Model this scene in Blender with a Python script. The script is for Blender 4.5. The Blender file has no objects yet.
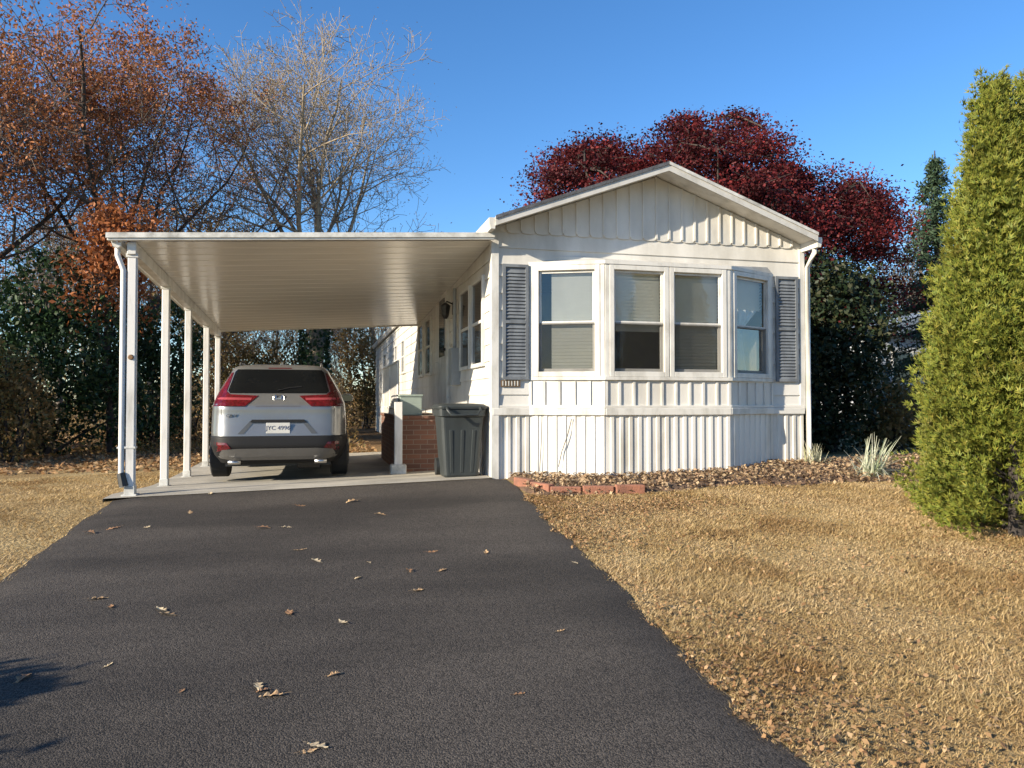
import bpy, bmesh, math, random
import numpy as np
from mathutils import Vector, Matrix

random.seed(7)
SC = bpy.context.scene
COL = SC.collection
rad = math.radians

# ------------------------------------------------------------------ camera numbers
YAW, PITCH, FPX, EYE = 14.1, 1.357, 760.0, 1.5
_a, _p = rad(YAW), rad(PITCH)
CF = np.array([math.sin(_a) * math.cos(_p), math.cos(_a) * math.cos(_p), math.sin(_p)])
CR = np.array([math.cos(_a), -math.sin(_a), 0.0])
CU = np.cross(CR, CF)


def ray(px, py):
    return CF + CR * ((px - 512) / FPX) - CU * ((py - 384) / FPX)


def at(px, fwd):
    """ground-plan point seen in column px at a given forward distance"""
    d = ray(px, 402)
    return d[0] * fwd, d[1] * fwd


def zat(py, fwd):
    return EYE + (402 - py) / FPX * fwd


# ------------------------------------------------------------------ terrain
def gz(x, y):
    x = np.asarray(x, float); y = np.asarray(y, float)
    h = np.where(y < 9, 0.0585 * np.maximum(y, -4), np.where(y < 11, 0.5265 - 0.062 * (y - 9), np.maximum(0.4025 - 0.02 * (y - 11), 0.375)))
    return h + 0.025 * np.clip(x, -6, 9) * np.clip(y / 9, 0, 1)


def g(x, y):
    return float(gz(x, y))


def ground_hit(px, py):
    d = ray(px, py)
    t = 1.0
    for _ in range(60):
        z = EYE + d[2] * t
        gap = z - g(d[0] * t, d[1] * t)
        t += gap / max(-d[2] + 0.058, 0.03) * 0.7
    return d[0] * t, d[1] * t


# ------------------------------------------------------------------ materials
def new_mat(name):
    m = bpy.data.materials.new(name)
    m.use_nodes = True
    nt = m.node_tree
    nt.nodes.clear()
    out = nt.nodes.new('ShaderNodeOutputMaterial')
    return m, nt, out


def N(nt, t, **kw):
    n = nt.nodes.new(t)
    for k, v in kw.items():
        if k in n.inputs.keys():
            n.inputs[k].default_value = v
        else:
            setattr(n, k, v)
    return n


def c4(c):
    return (c[0], c[1], c[2], 1.0)


def M(name, col, rough=0.6, col2=None, scale=4.0, stretch=(1, 1, 1), lo=0.4, hi=0.65, bump=0.0, bscale=80.0,
      metal=0.0, spec=0.5, coat=0.0, speck=None, detail=6.0):
    m, nt, out = new_mat(name)
    L = nt.links.new
    b = N(nt, 'ShaderNodeBsdfPrincipled')
    b.inputs['Roughness'].default_value = rough
    b.inputs['Metallic'].default_value = metal
    b.inputs['Specular IOR Level'].default_value = spec
    b.inputs['Coat Weight'].default_value = coat
    b.inputs['Coat Roughness'].default_value = 0.06
    tc = N(nt, 'ShaderNodeTexCoord')
    mp = N(nt, 'ShaderNodeMapping')
    mp.inputs['Scale'].default_value = stretch
    L(tc.outputs['Object'], mp.inputs['Vector'])
    no = N(nt, 'ShaderNodeTexNoise')
    no.inputs['Scale'].default_value = scale
    no.inputs['Detail'].default_value = detail
    no.inputs['Roughness'].default_value = 0.62
    L(mp.outputs[0], no.inputs['Vector'])
    cr = N(nt, 'ShaderNodeValToRGB')
    cr.color_ramp.elements[0].position = lo
    cr.color_ramp.elements[1].position = hi
    cr.color_ramp.elements[0].color = c4(col2 if col2 else [x * 0.86 for x in col])
    cr.color_ramp.elements[1].color = c4(col)
    L(no.outputs['Fac'], cr.inputs[0])
    src = cr.outputs[0]
    if speck:
        sc_, amt = speck
        wn = N(nt, 'ShaderNodeTexNoise')
        wn.inputs['Scale'].default_value = sc_
        wn.inputs['Detail'].default_value = 2.0
        L(tc.outputs['Object'], wn.inputs['Vector'])
        mr = N(nt, 'ShaderNodeMapRange')
        mr.inputs[1].default_value = 0.3
        mr.inputs[2].default_value = 0.75
        mr.inputs[3].default_value = 1 - amt
        mr.inputs[4].default_value = 1 + amt
        L(wn.outputs['Fac'], mr.inputs[0])
        mx = N(nt, 'ShaderNodeVectorMath', operation='SCALE')
        L(src, mx.inputs[0])
        L(mr.outputs[0], mx.inputs['Scale'])
        src = mx.outputs[0]
    L(src, b.inputs['Base Color'])
    if bump:
        bn = N(nt, 'ShaderNodeTexNoise')
        bn.inputs['Scale'].default_value = bscale
        bn.inputs['Detail'].default_value = 4.0
        L(tc.outputs['Object'], bn.inputs['Vector'])
        bp = N(nt, 'ShaderNodeBump')
        bp.inputs['Strength'].default_value = bump
        bp.inputs['Distance'].default_value = 0.02
        L(bn.outputs['Fac'], bp.inputs['Height'])
        L(bp.outputs[0], b.inputs['Normal'])
    L(b.outputs[0], out.inputs[0])
    return m


def leafmat(name, cols, trans=0.3, rough=0.6):
    """one colour per leaf, picked from the list"""
    m, nt, out = new_mat(name)
    L = nt.links.new
    ge = N(nt, 'ShaderNodeNewGeometry')
    cr = N(nt, 'ShaderNodeValToRGB')
    e = cr.color_ramp.elements
    while len(e) < len(cols):
        e.new(0.5)
    for i, c in enumerate(cols):
        e[i].position = i / (len(cols) - 1)
        e[i].color = c4(c)
    L(ge.outputs['Random Per Island'], cr.inputs[0])
    b = N(nt, 'ShaderNodeBsdfPrincipled')
    b.inputs['Roughness'].default_value = rough
    b.inputs['Specular IOR Level'].default_value = 0.25
    L(cr.outputs[0], b.inputs['Base Color'])
    if trans > 0:
        t = N(nt, 'ShaderNodeBsdfTranslucent')
        L(cr.outputs[0], t.inputs[0])
        mx = N(nt, 'ShaderNodeMixShader')
        mx.inputs[0].default_value = trans
        L(b.outputs[0], mx.inputs[1])
        L(t.outputs[0], mx.inputs[2])
        L(mx.outputs[0], out.inputs[0])
    else:
        L(b.outputs[0], out.inputs[0])
    return m


def brickmat(name, c1, c2, mortar, scale=1.0):
    m, nt, out = new_mat(name)
    L = nt.links.new
    tc = N(nt, 'ShaderNodeTexCoord')
    sx = N(nt, 'ShaderNodeSeparateXYZ')
    L(tc.outputs['Object'], sx.inputs[0])
    ad = N(nt, 'ShaderNodeMath', operation='ADD')
    L(sx.outputs[0], ad.inputs[0]); L(sx.outputs[1], ad.inputs[1])
    cb = N(nt, 'ShaderNodeCombineXYZ')
    L(ad.outputs[0], cb.inputs[0]); L(sx.outputs[2], cb.inputs[1])
    br = N(nt, 'ShaderNodeTexBrick')
    br.inputs['Scale'].default_value = scale
    br.inputs['Brick Width'].default_value = 0.21
    br.inputs['Row Height'].default_value = 0.072
    br.inputs['Mortar Size'].default_value = 0.006
    br.inputs['Color1'].default_value = c4(c1)
    br.inputs['Color2'].default_value = c4(c2)
    br.inputs['Mortar'].default_value = c4(mortar)
    L(cb.outputs[0], br.inputs['Vector'])
    b = N(nt, 'ShaderNodeBsdfPrincipled')
    b.inputs['Roughness'].default_value = 0.85
    L(br.outputs['Color'], b.inputs['Base Color'])
    bp = N(nt, 'ShaderNodeBump')
    bp.inputs['Strength'].default_value = 0.6
    bp.inputs['Distance'].default_value = 0.01
    bp.invert = True
    L(br.outputs['Fac'], bp.inputs['Height'])
    L(bp.outputs[0], b.inputs['Normal'])
    L(b.outputs[0], out.inputs[0])
    return m


def glassmat(name, base, edge, tint=(0.96, 0.98, 0.97)):
    m, nt, out = new_mat(name)
    L = nt.links.new
    t = N(nt, 'ShaderNodeBsdfTransparent'); t.inputs[0].default_value = c4(tint)
    gl = N(nt, 'ShaderNodeBsdfGlossy'); gl.inputs['Roughness'].default_value = 0.03
    lw = N(nt, 'ShaderNodeLayerWeight'); lw.inputs[0].default_value = 0.35
    mr = N(nt, 'ShaderNodeMapRange')
    mr.inputs[3].default_value = base; mr.inputs[4].default_value = edge
    L(lw.outputs['Fresnel'], mr.inputs[0])
    no = N(nt, 'ShaderNodeTexNoise'); no.inputs['Scale'].default_value = 3.0
    bp = N(nt, 'ShaderNodeBump'); bp.inputs['Strength'].default_value = 0.05; bp.inputs['Distance'].default_value = 0.05
    L(no.outputs['Fac'], bp.inputs['Height']); L(bp.outputs[0], gl.inputs['Normal'])
    mx = N(nt, 'ShaderNodeMixShader')
    L(mr.outputs[0], mx.inputs[0]); L(t.outputs[0], mx.inputs[1]); L(gl.outputs[0], mx.inputs[2])
    L(mx.outputs[0], out.inputs[0])
    return m


def screenmat(name, op=0.5):
    m, nt, out = new_mat(name)
    L = nt.links.new
    t = N(nt, 'ShaderNodeBsdfTransparent')
    d = N(nt, 'ShaderNodeBsdfDiffuse'); d.inputs[0].default_value = (0.03, 0.03, 0.03, 1)
    mx = N(nt, 'ShaderNodeMixShader'); mx.inputs[0].default_value = op
    L(t.outputs[0], mx.inputs[1]); L(d.outputs[0], mx.inputs[2]); L(mx.outputs[0], out.inputs[0])
    return m


W_SIDING = M('white_siding', (0.65, 0.625, 0.575), 0.45, (0.46, 0.435, 0.385), 1.6, (1, 1, 0.35), 0.32, 0.6, bump=0.06, bscale=30)
W_SKIRT = M('white_skirting', (0.66, 0.635, 0.585), 0.4, (0.42, 0.385, 0.325), 2.4, (1, 1, 0.3), 0.32, 0.55)
W_TRIM = M('white_trim', (0.61, 0.59, 0.545), 0.4, (0.41, 0.39, 0.345), 5, (1, 1, 0.4), 0.3, 0.55, bump=0.03)
W_DIRTY = M('weathered_white_metal', (0.62, 0.61, 0.57), 0.5, (0.32, 0.31, 0.28), 6, (1, 1, 1), 0.35, 0.62)
W_POST = M('white_post_paint', (0.64, 0.62, 0.59), 0.45, (0.40, 0.385, 0.35), 7, (1, 1, 0.2), 0.28, 0.5)
ROOFTRIM = M('greyed_roof_trim', (0.50, 0.485, 0.45), 0.5, (0.36, 0.345, 0.31), 5, (1, 1, 0.4), 0.3, 0.55)
PAN = M('carport_pan', (0.74, 0.71, 0.65), 0.22, (0.64, 0.61, 0.55), 3, (0.4, 3, 1), 0.3, 0.7, spec=0.6)
SHINGLE = M('roof_shingle', (0.11, 0.115, 0.13), 0.9, (0.06, 0.063, 0.07), 9, bump=0.5, bscale=120)
SHUTTER = M('blue_grey_shutter', (0.165, 0.18, 0.195), 0.6, (0.115, 0.125, 0.138), 8, (1, 1, 0.4))
BLIND = M('cream_blind', (0.82, 0.80, 0.73), 0.6, (0.77, 0.75, 0.68), 5)
REFLECTION_CURTAIN = M('white_reflection_curtain', (0.7, 0.69, 0.66), 0.8, (0.55, 0.54, 0.52), 10, (1, 1, 0.15))
ROOM = M('room_interior', (0.22, 0.19, 0.16), 0.9)
GLASS = glassmat('window_glass', 0.075, 0.6)
SCREEN = screenmat('insect_screen', 0.42)
DARKGLASS = M('dark_glass', (0.012, 0.014, 0.016), 0.06, spec=0.8)
BRICK = brickmat('red_brick', (0.18, 0.082, 0.052), (0.105, 0.05, 0.036), (0.17, 0.13, 0.105))
CONCRETE = M('concrete', (0.42, 0.385, 0.32), 0.9, (0.27, 0.25, 0.21), 1.3, bump=0.25, bscale=60, speck=(90, 0.12))
BLACKMETAL = M('black_metal', (0.015, 0.015, 0.016), 0.45)
GREYPLASTIC = M('charcoal_plastic', (0.034, 0.040, 0.040), 0.5, (0.024, 0.029, 0.03), 5, (1, 1, 0.3), bump=0.05)
DARKPLASTIC = M('black_plastic', (0.02, 0.022, 0.023), 0.5)
TERRACOTTA = M('terracotta_edging', (0.30, 0.125, 0.075), 0.9, (0.19, 0.085, 0.055), 9, bump=0.3, bscale=70)
BARK = M('grey_brown_bark', (0.15, 0.12, 0.095), 0.9, (0.07, 0.055, 0.045), 6, (1, 1, 0.25), bump=0.6, bscale=25)
BARK_DARK = M('dark_bark', (0.06, 0.047, 0.04), 0.9, (0.03, 0.024, 0.02), 6, (1, 1, 0.25), bump=0.6, bscale=25)
BARK_TAN = M('pale_tan_bark', (0.29, 0.245, 0.185), 0.9, (0.16, 0.135, 0.105), 5, (1, 1, 0.25), bump=0.5, bscale=25)


BARK_PALE = M('silvery_tan_bark', (0.36, 0.29, 0.20), 0.9, (0.21, 0.17, 0.12), 5, (1, 1, 0.25), bump=0.5, bscale=25)


# ------------------------------------------------------------------ object helpers
def tag(o, label=None, cat=None, group=None, kind=None):
    if label: o['label'] = label
    if cat: o['category'] = cat
    if group: o['group'] = group
    if kind: o['kind'] = kind
    return o


def empty(name, loc, label=None, cat=None, group=None, rz=0.0):
    o = bpy.data.objects.new(name, None)
    o.empty_display_size = 0.3
    o.location = loc
    o.rotation_euler = (0, 0, rz)
    COL.objects.link(o)
    return tag(o, label, cat, group)


def root_of(o):
    while o.parent:
        o = o.parent
    return o


class Frame:
    """local frame along a wall run p -> q: u along, n outward (to the right of p->q), z up"""
    def __init__(self, p, q):
        self.p = np.array(p, float)
        d = np.array(q, float) - self.p
        self.len = float(np.linalg.norm(d))
        self.u = d / self.len
        self.n = np.array([self.u[1], -self.u[0]])

    def __call__(self, u, n, z):
        xy = self.p + self.u * u + self.n * n
        return (xy[0], xy[1], z)


class MB:
    def __init__(self):
        self.v, self.f = [], []

    def add(self, vs, fs):
        k = len(self.v)
        self.v += [tuple(map(float, p)) for p in vs]
        self.f += [tuple(i + k for i in f) for f in fs]
        return self

    def hexa(self, c):
        return self.add(c, [(0, 3, 2, 1), (4, 5, 6, 7), (0, 1, 5, 4), (1, 2, 6, 5), (2, 3, 7, 6), (3, 0, 4, 7)])

    def box(self, x0, x1, y0, y1, z0, z1):
        return self.hexa([(x0, y0, z0), (x1, y0, z0), (x1, y1, z0), (x0, y1, z0),
                          (x0, y0, z1), (x1, y0, z1), (x1, y1, z1), (x0, y1, z1)])

    def fbox(self, F, u0, u1, n0, n1, z0, z1):
        """box in a wall frame; z may be a (z at u0, z at u1) pair"""
        a0, a1 = z0 if isinstance(z0, tuple) else (z0, z0)
        b0, b1 = z1 if isinstance(z1, tuple) else (z1, z1)
        return self.hexa([F(u0, n1, a0), F(u1, n1, a1), F(u1, n0, a1), F(u0, n0, a0),
                          F(u0, n1, b0), F(u1, n1, b1), F(u1, n0, b1), F(u0, n0, b0)])

    def prism(self, pts, off):
        """closed polygon (3-D points) pushed along the vector off"""
        n = len(pts)
        off = np.array(off, float)
        vs = [tuple(p) for p in pts] + [tuple(np.array(p, float) + off) for p in pts]
        fs = [tuple(range(n - 1, -1, -1)), tuple(range(n, 2 * n))]
        fs += [(i, (i + 1) % n, n + (i + 1) % n, n + i) for i in range(n)]
        return self.add(vs, fs)

    def tube(self, pts, radii, sides=8, cap=True):
        pts = [np.array(p, float) for p in pts]
        if not hasattr(radii, '__len__'):
            radii = [radii] * len(pts)
        ring = []
        for i, p in enumerate(pts):
            t = pts[min(i + 1, len(pts) - 1)] - pts[max(i - 1, 0)]
            t = t / (np.linalg.norm(t) + 1e-9)
            ref = np.array([0, 0, 1.0]) if abs(t[2]) < 0.9 else np.array([1.0, 0, 0])
            a = np.cross(t, ref); a /= np.linalg.norm(a)
            b = np.cross(t, a)
            ring.append([p + radii[i] * (math.cos(q) * a + math.sin(q) * b) for q in
                         [2 * math.pi * k / sides for k in range(sides)]])
        vs = [v for r in ring for v in r]
        fs = []
        for i in range(len(pts) - 1):
            for k in range(sides):
                k2 = (k + 1) % sides
                fs.append((i * sides + k, i * sides + k2, (i + 1) * sides + k2, (i + 1) * sides + k))
        if cap:
            fs.append(tuple(range(sides - 1, -1, -1)))
            fs.append(tuple((len(pts) - 1) * sides + k for k in range(sides)))
        return self.add(vs, fs)

    def build(self, name, mat, parent=None, smooth=False, bevel=0.0, off=None, sub=0):
        me = bpy.data.meshes.new(name)
        if off is None:
            off = tuple(root_of(parent).location) if parent else (0, 0, 0)
        me.from_pydata([(x - off[0], y - off[1], z - off[2]) for x, y, z in self.v], [], self.f)
        me.update()
        bm = bmesh.new(); bm.from_mesh(me)
        bmesh.ops.recalc_face_normals(bm, faces=bm.faces)
        bm.to_mesh(me); bm.free()
        me.materials.append(mat)
        if smooth:
            me.polygons.foreach_set('use_smooth', [True] * len(me.polygons))
        o = bpy.data.objects.new(name, me)
        COL.objects.link(o)
        if parent:
            o.parent = parent
        else:
            pass
        if bevel:
            b = o.modifiers.new('bevel', 'BEVEL'); b.width = bevel; b.segments = 2; b.limit_method = 'ANGLE'
        if sub:
            s = o.modifiers.new('sub', 'SUBSURF'); s.levels = sub; s.render_levels = sub
        return o


def np_mesh(name, V, F, mat, parent=None, smooth=False):
    """V (n,3), F (m,k) of equal-sided faces"""
    V = np.ascontiguousarray(V, np.float32); F = np.ascontiguousarray(F, np.int32)
    me = bpy.data.meshes.new(name)
    me.vertices.add(len(V)); me.vertices.foreach_set('co', V.ravel())
    k = F.shape[1]
    me.loops.add(F.size); me.loops.foreach_set('vertex_index', F.ravel())
    me.polygons.add(len(F))
    me.polygons.foreach_set('loop_start', np.arange(0, F.size, k, dtype=np.int32))
    if smooth:
        me.polygons.foreach_set('use_smooth', np.ones(len(F), bool))
    me.update(calc_edges=True)
    me.materials.append(mat)
    o = bpy.data.objects.new(name, me)
    COL.objects.link(o)
    if parent: o.parent = parent
    return o


def copy_tree(o, parent=None):
    c = o.copy(); COL.objects.link(c)
    c.parent = parent
    for ch in list(o.children):
        copy_tree(ch, c)
    return c


def text_mesh(name, body, size, loc, rot, mat, parent, extrude=0.002, align='CENTER', bold=0.0):
    cu = bpy.data.curves.new(name, 'FONT')
    cu.body = body; cu.size = size; cu.extrude = extrude; cu.align_x = align; cu.align_y = 'CENTER'; cu.offset = bold
    t = bpy.data.objects.new(name + '_tmp', cu); COL.objects.link(t)
    dg = bpy.context.evaluated_depsgraph_get()
    me = bpy.data.meshes.new_from_object(t.evaluated_get(dg))
    bpy.data.objects.remove(t)
    me.transform(Matrix.Translation(loc) @ rot.to_matrix().to_4x4())
    me.materials.clear(); me.materials.append(mat)
    o = bpy.data.objects.new(name, me); COL.objects.link(o); o.parent = parent
    return o


# ------------------------------------------------------------------ world, sun, camera
AZ, EL = 69.0, 20.0
sdir = Vector((-math.sin(rad(AZ)) * math.cos(rad(EL)), -math.cos(rad(AZ)) * math.cos(rad(EL)), math.sin(rad(EL))))
w = bpy.data.worlds.new('World'); SC.world = w; w.use_nodes = True
nt = w.node_tree; nt.nodes.clear()
wo = nt.nodes.new('ShaderNodeOutputWorld'); bg = nt.nodes.new('ShaderNodeBackground')
sk = nt.nodes.new('ShaderNodeTexSky'); sk.sky_type = 'NISHITA'; sk.sun_disc = False
sk.sun_elevation = rad(EL); sk.sun_rotation = rad(180 + AZ)
sk.air_density = 1.0; sk.dust_density = 0.15; sk.ozone_density = 4.0; sk.altitude = 300
bg.inputs[1].default_value = 0.108
hs = nt.nodes.new('ShaderNodeHueSaturation'); hs.inputs['Saturation'].default_value = 1.16; hs.inputs['Hue'].default_value = 0.503
nt.links.new(sk.outputs[0], hs.inputs['Color']); nt.links.new(hs.outputs[0], bg.inputs[0]); nt.links.new(bg.outputs[0], wo.inputs[0])
sl = bpy.data.lights.new('sun', 'SUN'); sl.energy = 5.0; sl.angle = rad(0.5); sl.color = (1.0, 0.885, 0.70)
so = bpy.data.objects.new('sun', sl); COL.objects.link(so)
so.rotation_euler = sdir.to_track_quat('Z', 'Y').to_euler(); so.location = (0, 0, 40)
cd = bpy.data.cameras.new('camera'); cam = bpy.data.objects.new('camera', cd); COL.objects.link(cam)
cd.sensor_fit = 'HORIZONTAL'; cd.sensor_width = 36; cd.lens = FPX / 1024 * 36
cd.clip_start = 0.05; cd.clip_end = 1500
cam.location = (0, 0, EYE); cam.rotation_euler = (rad(90 + PITCH), 0, rad(-YAW))
SC.camera = cam
SC.view_settings.view_transform = 'Standard'; SC.view_settings.look = 'None'
SC.view_settings.exposure = 1.08; SC.view_settings.gamma = 1
SC.cycles.use_denoising = True
SC.cycles.max_bounces = 8; SC.cycles.transparent_max_bounces = 12

# ------------------------------------------------------------------ the ground
def axis(lo, hi, d0, d1, step, far):
    a = list(np.arange(d0, d1 + 1e-6, step))
    l = []; x = d0; s = step
    while x > lo:
        s *= 1.35; x -= s; l.append(x)
    r = []; x = d1; s = step
    while x < hi:
        s *= 1.35; x += s; r.append(x)
    return np.array(l[::-1] + a + r)


def sheet(name, xs, ys, mat, dz=0.0, kind='structure'):
    X, Y = np.meshgrid(xs, ys, indexing='ij')
    Z = gz(X, Y) + dz
    V = np.stack([X, Y, Z], -1).reshape(-1, 3)
    n, m = len(xs), len(ys)
    i, j = np.meshgrid(np.arange(n - 1), np.arange(m - 1), indexing='ij')
    b = (i * m + j).ravel()
    F = np.stack([b, b + m, b + m + 1, b + 1], 1)
    o = np_mesh(name, V, F, mat, smooth=True)
    return tag(o, kind=kind)


def ground_material():
    m, nt, out = new_mat('dormant_lawn_soil')
    L = nt.links.new
    tc = N(nt, 'ShaderNodeTexCoord')
    n1 = N(nt, 'ShaderNodeTexNoise'); n1.inputs['Scale'].default_value = 0.9; n1.inputs['Detail'].default_value = 8
    n2 = N(nt, 'ShaderNodeTexNoise'); n2.inputs['Scale'].default_value = 34; n2.inputs['Detail'].default_value = 5
    L(tc.outputs['Object'], n1.inputs['Vector']); L(tc.outputs['Object'], n2.inputs['Vector'])
    r1 = N(nt, 'ShaderNodeValToRGB')
    e = r1.color_ramp.elements
    e[0].position = 0.38; e[0].color = (0.33, 0.225, 0.105, 1)
    e[1].position = 0.66; e[1].color = (0.46, 0.345, 0.175, 1)
    L(n1.outputs['Fac'], r1.inputs[0])
    mr = N(nt, 'ShaderNodeMapRange'); mr.inputs[1].default_value = 0.3; mr.inputs[2].default_value = 0.7
    mr.inputs[3].default_value = 0.55; mr.inputs[4].default_value = 1.15
    L(n2.outputs['Fac'], mr.inputs[0])
    vm = N(nt, 'ShaderNodeVectorMath', operation='SCALE')
    L(r1.outputs[0], vm.inputs[0]); L(mr.outputs[0], vm.inputs['Scale'])
    # woodland floor further back: brown leaf mould
    sx = N(nt, 'ShaderNodeSeparateXYZ'); L(tc.outputs['Object'], sx.inputs[0])
    fw = N(nt, 'ShaderNodeMapRange'); fw.inputs[1].default_value = 15; fw.inputs[2].default_value = 19
    L(sx.outputs[1], fw.inputs[0])
    mx = N(nt, 'ShaderNodeMix', data_type='RGBA')
    L(fw.outputs[0], mx.inputs[0]); L(vm.outputs[0], mx.inputs[6])
    mx.inputs[7].default_value = (0.16, 0.10, 0.05, 1)
    b = N(nt, 'ShaderNodeBsdfPrincipled'); b.inputs['Roughness'].default_value = 0.95
    b.inputs['Specular IOR Level'].default_value = 0.1
    L(mx.outputs[2], b.inputs['Base Color'])
    bp = N(nt, 'ShaderNodeBump'); bp.inputs['Strength'].default_value = 0.9; bp.inputs['Distance'].default_value = 0.04
    L(n2.outputs['Fac'], bp.inputs['Height']); L(bp.outputs[0], b.inputs['Normal'])
    L(b.outputs[0], out.inputs[0])
    return m


def asphalt_material():
    m, nt, out = new_mat('asphalt')
    L = nt.links.new
    tc = N(nt, 'ShaderNodeTexCoord')
    n1 = N(nt, 'ShaderNodeTexNoise'); n1.inputs['Scale'].default_value = 0.7; n1.inputs['Detail'].default_value = 7
    mp = N(nt, 'ShaderNodeMapping'); mp.inputs['Rotation'].default_value = (0, 0, 0.5); mp.inputs['Scale'].default_value = (0.6, 1.6, 1)
    L(tc.outputs['Object'], mp.inputs[0]); L(mp.outputs[0], n1.inputs['Vector'])
    r1 = N(nt, 'ShaderNodeValToRGB'); e = r1.color_ramp.elements
    e[0].position = 0.40; e[0].color = (0.027, 0.0225, 0.0185, 1)
    e[1].position = 0.62; e[1].color = (0.053, 0.0445, 0.0365, 1)
    L(n1.outputs['Fac'], r1.inputs[0])
    vo = N(nt, 'ShaderNodeTexVoronoi'); vo.inputs['Scale'].default_value = 150
    L(tc.outputs['Object'], vo.inputs['Vector'])
    sp = N(nt, 'ShaderNodeSeparateColor'); L(vo.outputs['Color'], sp.inputs[0])
    mr = N(nt, 'ShaderNodeMapRange'); mr.inputs[3].default_value = 0.35; mr.inputs[4].default_value = 2.0
    L(sp.outputs[0], mr.inputs[0])
    vm = N(nt, 'ShaderNodeVectorMath', operation='SCALE')
    L(r1.outputs[0], vm.inputs[0]); L(mr.outputs[0], vm.inputs['Scale'])
    b = N(nt, 'ShaderNodeBsdfPrincipled'); b.inputs['Roughness'].default_value = 0.8
    b.inputs['Specular IOR Level'].default_value = 0.35
    L(vm.outputs[0], b.inputs['Base Color'])
    bp = N(nt, 'ShaderNodeBump'); bp.inputs['Strength'].default_value = 1.0; bp.inputs['Distance'].default_value = 0.0028
    bp.invert = True
    L(vo.outputs['Distance'], bp.inputs['Height'])
    n3 = N(nt, 'ShaderNodeTexNoise'); n3.inputs['Scale'].default_value = 2.2; n3.inputs['Detail'].default_value = 3
    L(tc.outputs['Object'], n3.inputs['Vector'])
    b2 = N(nt, 'ShaderNodeBump'); b2.inputs['Strength'].default_value = 0.15; b2.inputs['Distance'].default_value = 0.05
    L(n3.outputs['Fac'], b2.inputs['Height']); L(bp.outputs[0], b2.inputs['Normal'])
    L(b2.outputs[0], b.inputs['Normal'])
    L(b.outputs[0], out.inputs[0])
    return m


ASPHALT = asphalt_material()
sheet('ground', axis(-170, 170, -11, 15, 0.25, 0), axis(-80, 230, -6, 22, 0.25, 0), ground_material())


def wob(y, s):
    return 0.014 * math.sin(y * 2.1 + s) + 0.010 * math.sin(y * 5.3 + 2 * s) + 0.008 * math.sin(y * 13.1 + s * 3)


DL0, DR0, DL1, DR1 = -2.04, 1.72, -2.1, 2.16        # driveway edges near the camera / at the slab


def drive_l(y): return DL0 + (DL1 - DL0) * (y - 2.4) / 6.4 + wob(y, 1.0)
def drive_r(y): return DR0 + (DR1 - DR0) * (y - 2.4) / 6.4 + wob(y, 4.0)


def slab_y(x): return 8.78 + 0.02 * x


ys = np.concatenate([np.arange(-6, 8.7, 0.1), [8.72]])
us = np.linspace(0, 1, 30)
V, F = [], []
for y in ys:
    l, r = drive_l(y), drive_r(y)
    for u in us:
        x = l + (r - l) * u
        yy = y if y < 8.7 else slab_y(x)
        crown = 0.03 - 0.022 * max(0, abs(u - 0.5) * 2 - 0.9) / 0.1
        V.append((x, yy, g(x, yy) + crown))
k = len(us)
for i in range(len(ys) - 1):
    for j in range(k - 1):
        F.append((i * k + j, i * k + j + 1, (i + 1) * k + j + 1, (i + 1) * k + j))
tag(np_mesh('driveway', V, F, ASPHALT, smooth=True), kind='structure')

# concrete slab under the carport
mb = MB()
X0, X1, Y1 = -2.2, 1.98, 16.4
xs = np.linspace(X0, X1, 18); yl = np.concatenate([[0], np.linspace(0.05, 1, 30)])
V, F = [], []
for x in xs:
    for u in yl:
        y = slab_y(x) + 0.004 + (Y1 - slab_y(x)) * u
        V.append((x, y, g(x, y) + 0.035))
k = len(yl)
for i in range(len(xs) - 1):
    for j in range(k - 1):
        F.append((i * k + j, (i + 1) * k + j, (i + 1) * k + j + 1, i * k + j + 1))
mb.add(V, F)
for x in (X0, X1):          # side edges
    pts = [(x, slab_y(x) + 0.004 + (Y1 - slab_y(x)) * u) for u in yl]
    for a, b in zip(pts, pts[1:]):
        mb.add([(a[0], a[1], g(*a) + 0.035), (b[0], b[1], g(*b) + 0.035), (b[0], b[1], g(*b) - 0.1), (a[0], a[1], g(*a) - 0.1)], [(0, 1, 2, 3)])
tag(mb.build('concrete_slab', CONCRETE), kind='structure')

# ------------------------------------------------------------------ the mobile home
HX0, HX1, HY0, HY1 = 2.0, 6.27, 8.93, 29.0
HXC = (HX0 + HX1) / 2
FLOOR, EAVE, PEAK = 1.385, 3.60, 4.38
home = empty('mobile_home', (HXC, HY0, 0.55), 'long white single-wide mobile home with bay window, gable front and blue-grey shutters', 'mobile home')


def siding(mb, F, u0, u1, z0, z1, lap=0.205, proud=0.016):
    z = z0
    while z < z1 - 1e-4:
        t = min(z + lap, z1)
        # each lap leans out at its foot
        mb.add([F(u0, proud, z), F(u1, proud, z), F(u1, 0.001, t), F(u0, 0.001, t), F(u0, 0, z), F(u1, 0, z), F(u1, 0, t), F(u0, 0, t)],
               [(0, 1, 2, 3), (4, 5, 1, 0), (4, 0, 3, 7), (5, 6, 2, 1)])
        z = t


FF = Frame((HX0, HY0), (HX1, HY0))           # front: u = X - HX0, outward -Y
FL = Frame((HX0, HY1), (HX0, HY0))           # left side: u = HY1 - Y, outward -X
FR = Frame((HX1, HY0), (HX1, HY1))           # right side, outward +X
FB = Frame((HX1, HY1), (HX0, HY1))
BU0, BU1, BD, BC0, BC1 = 0.46, 3.80, 0.37, 1.30, 2.965   # bay: wall ends, depth, centre facet (u)
WZ0, WZ1 = 1.80, 3.17

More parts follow.
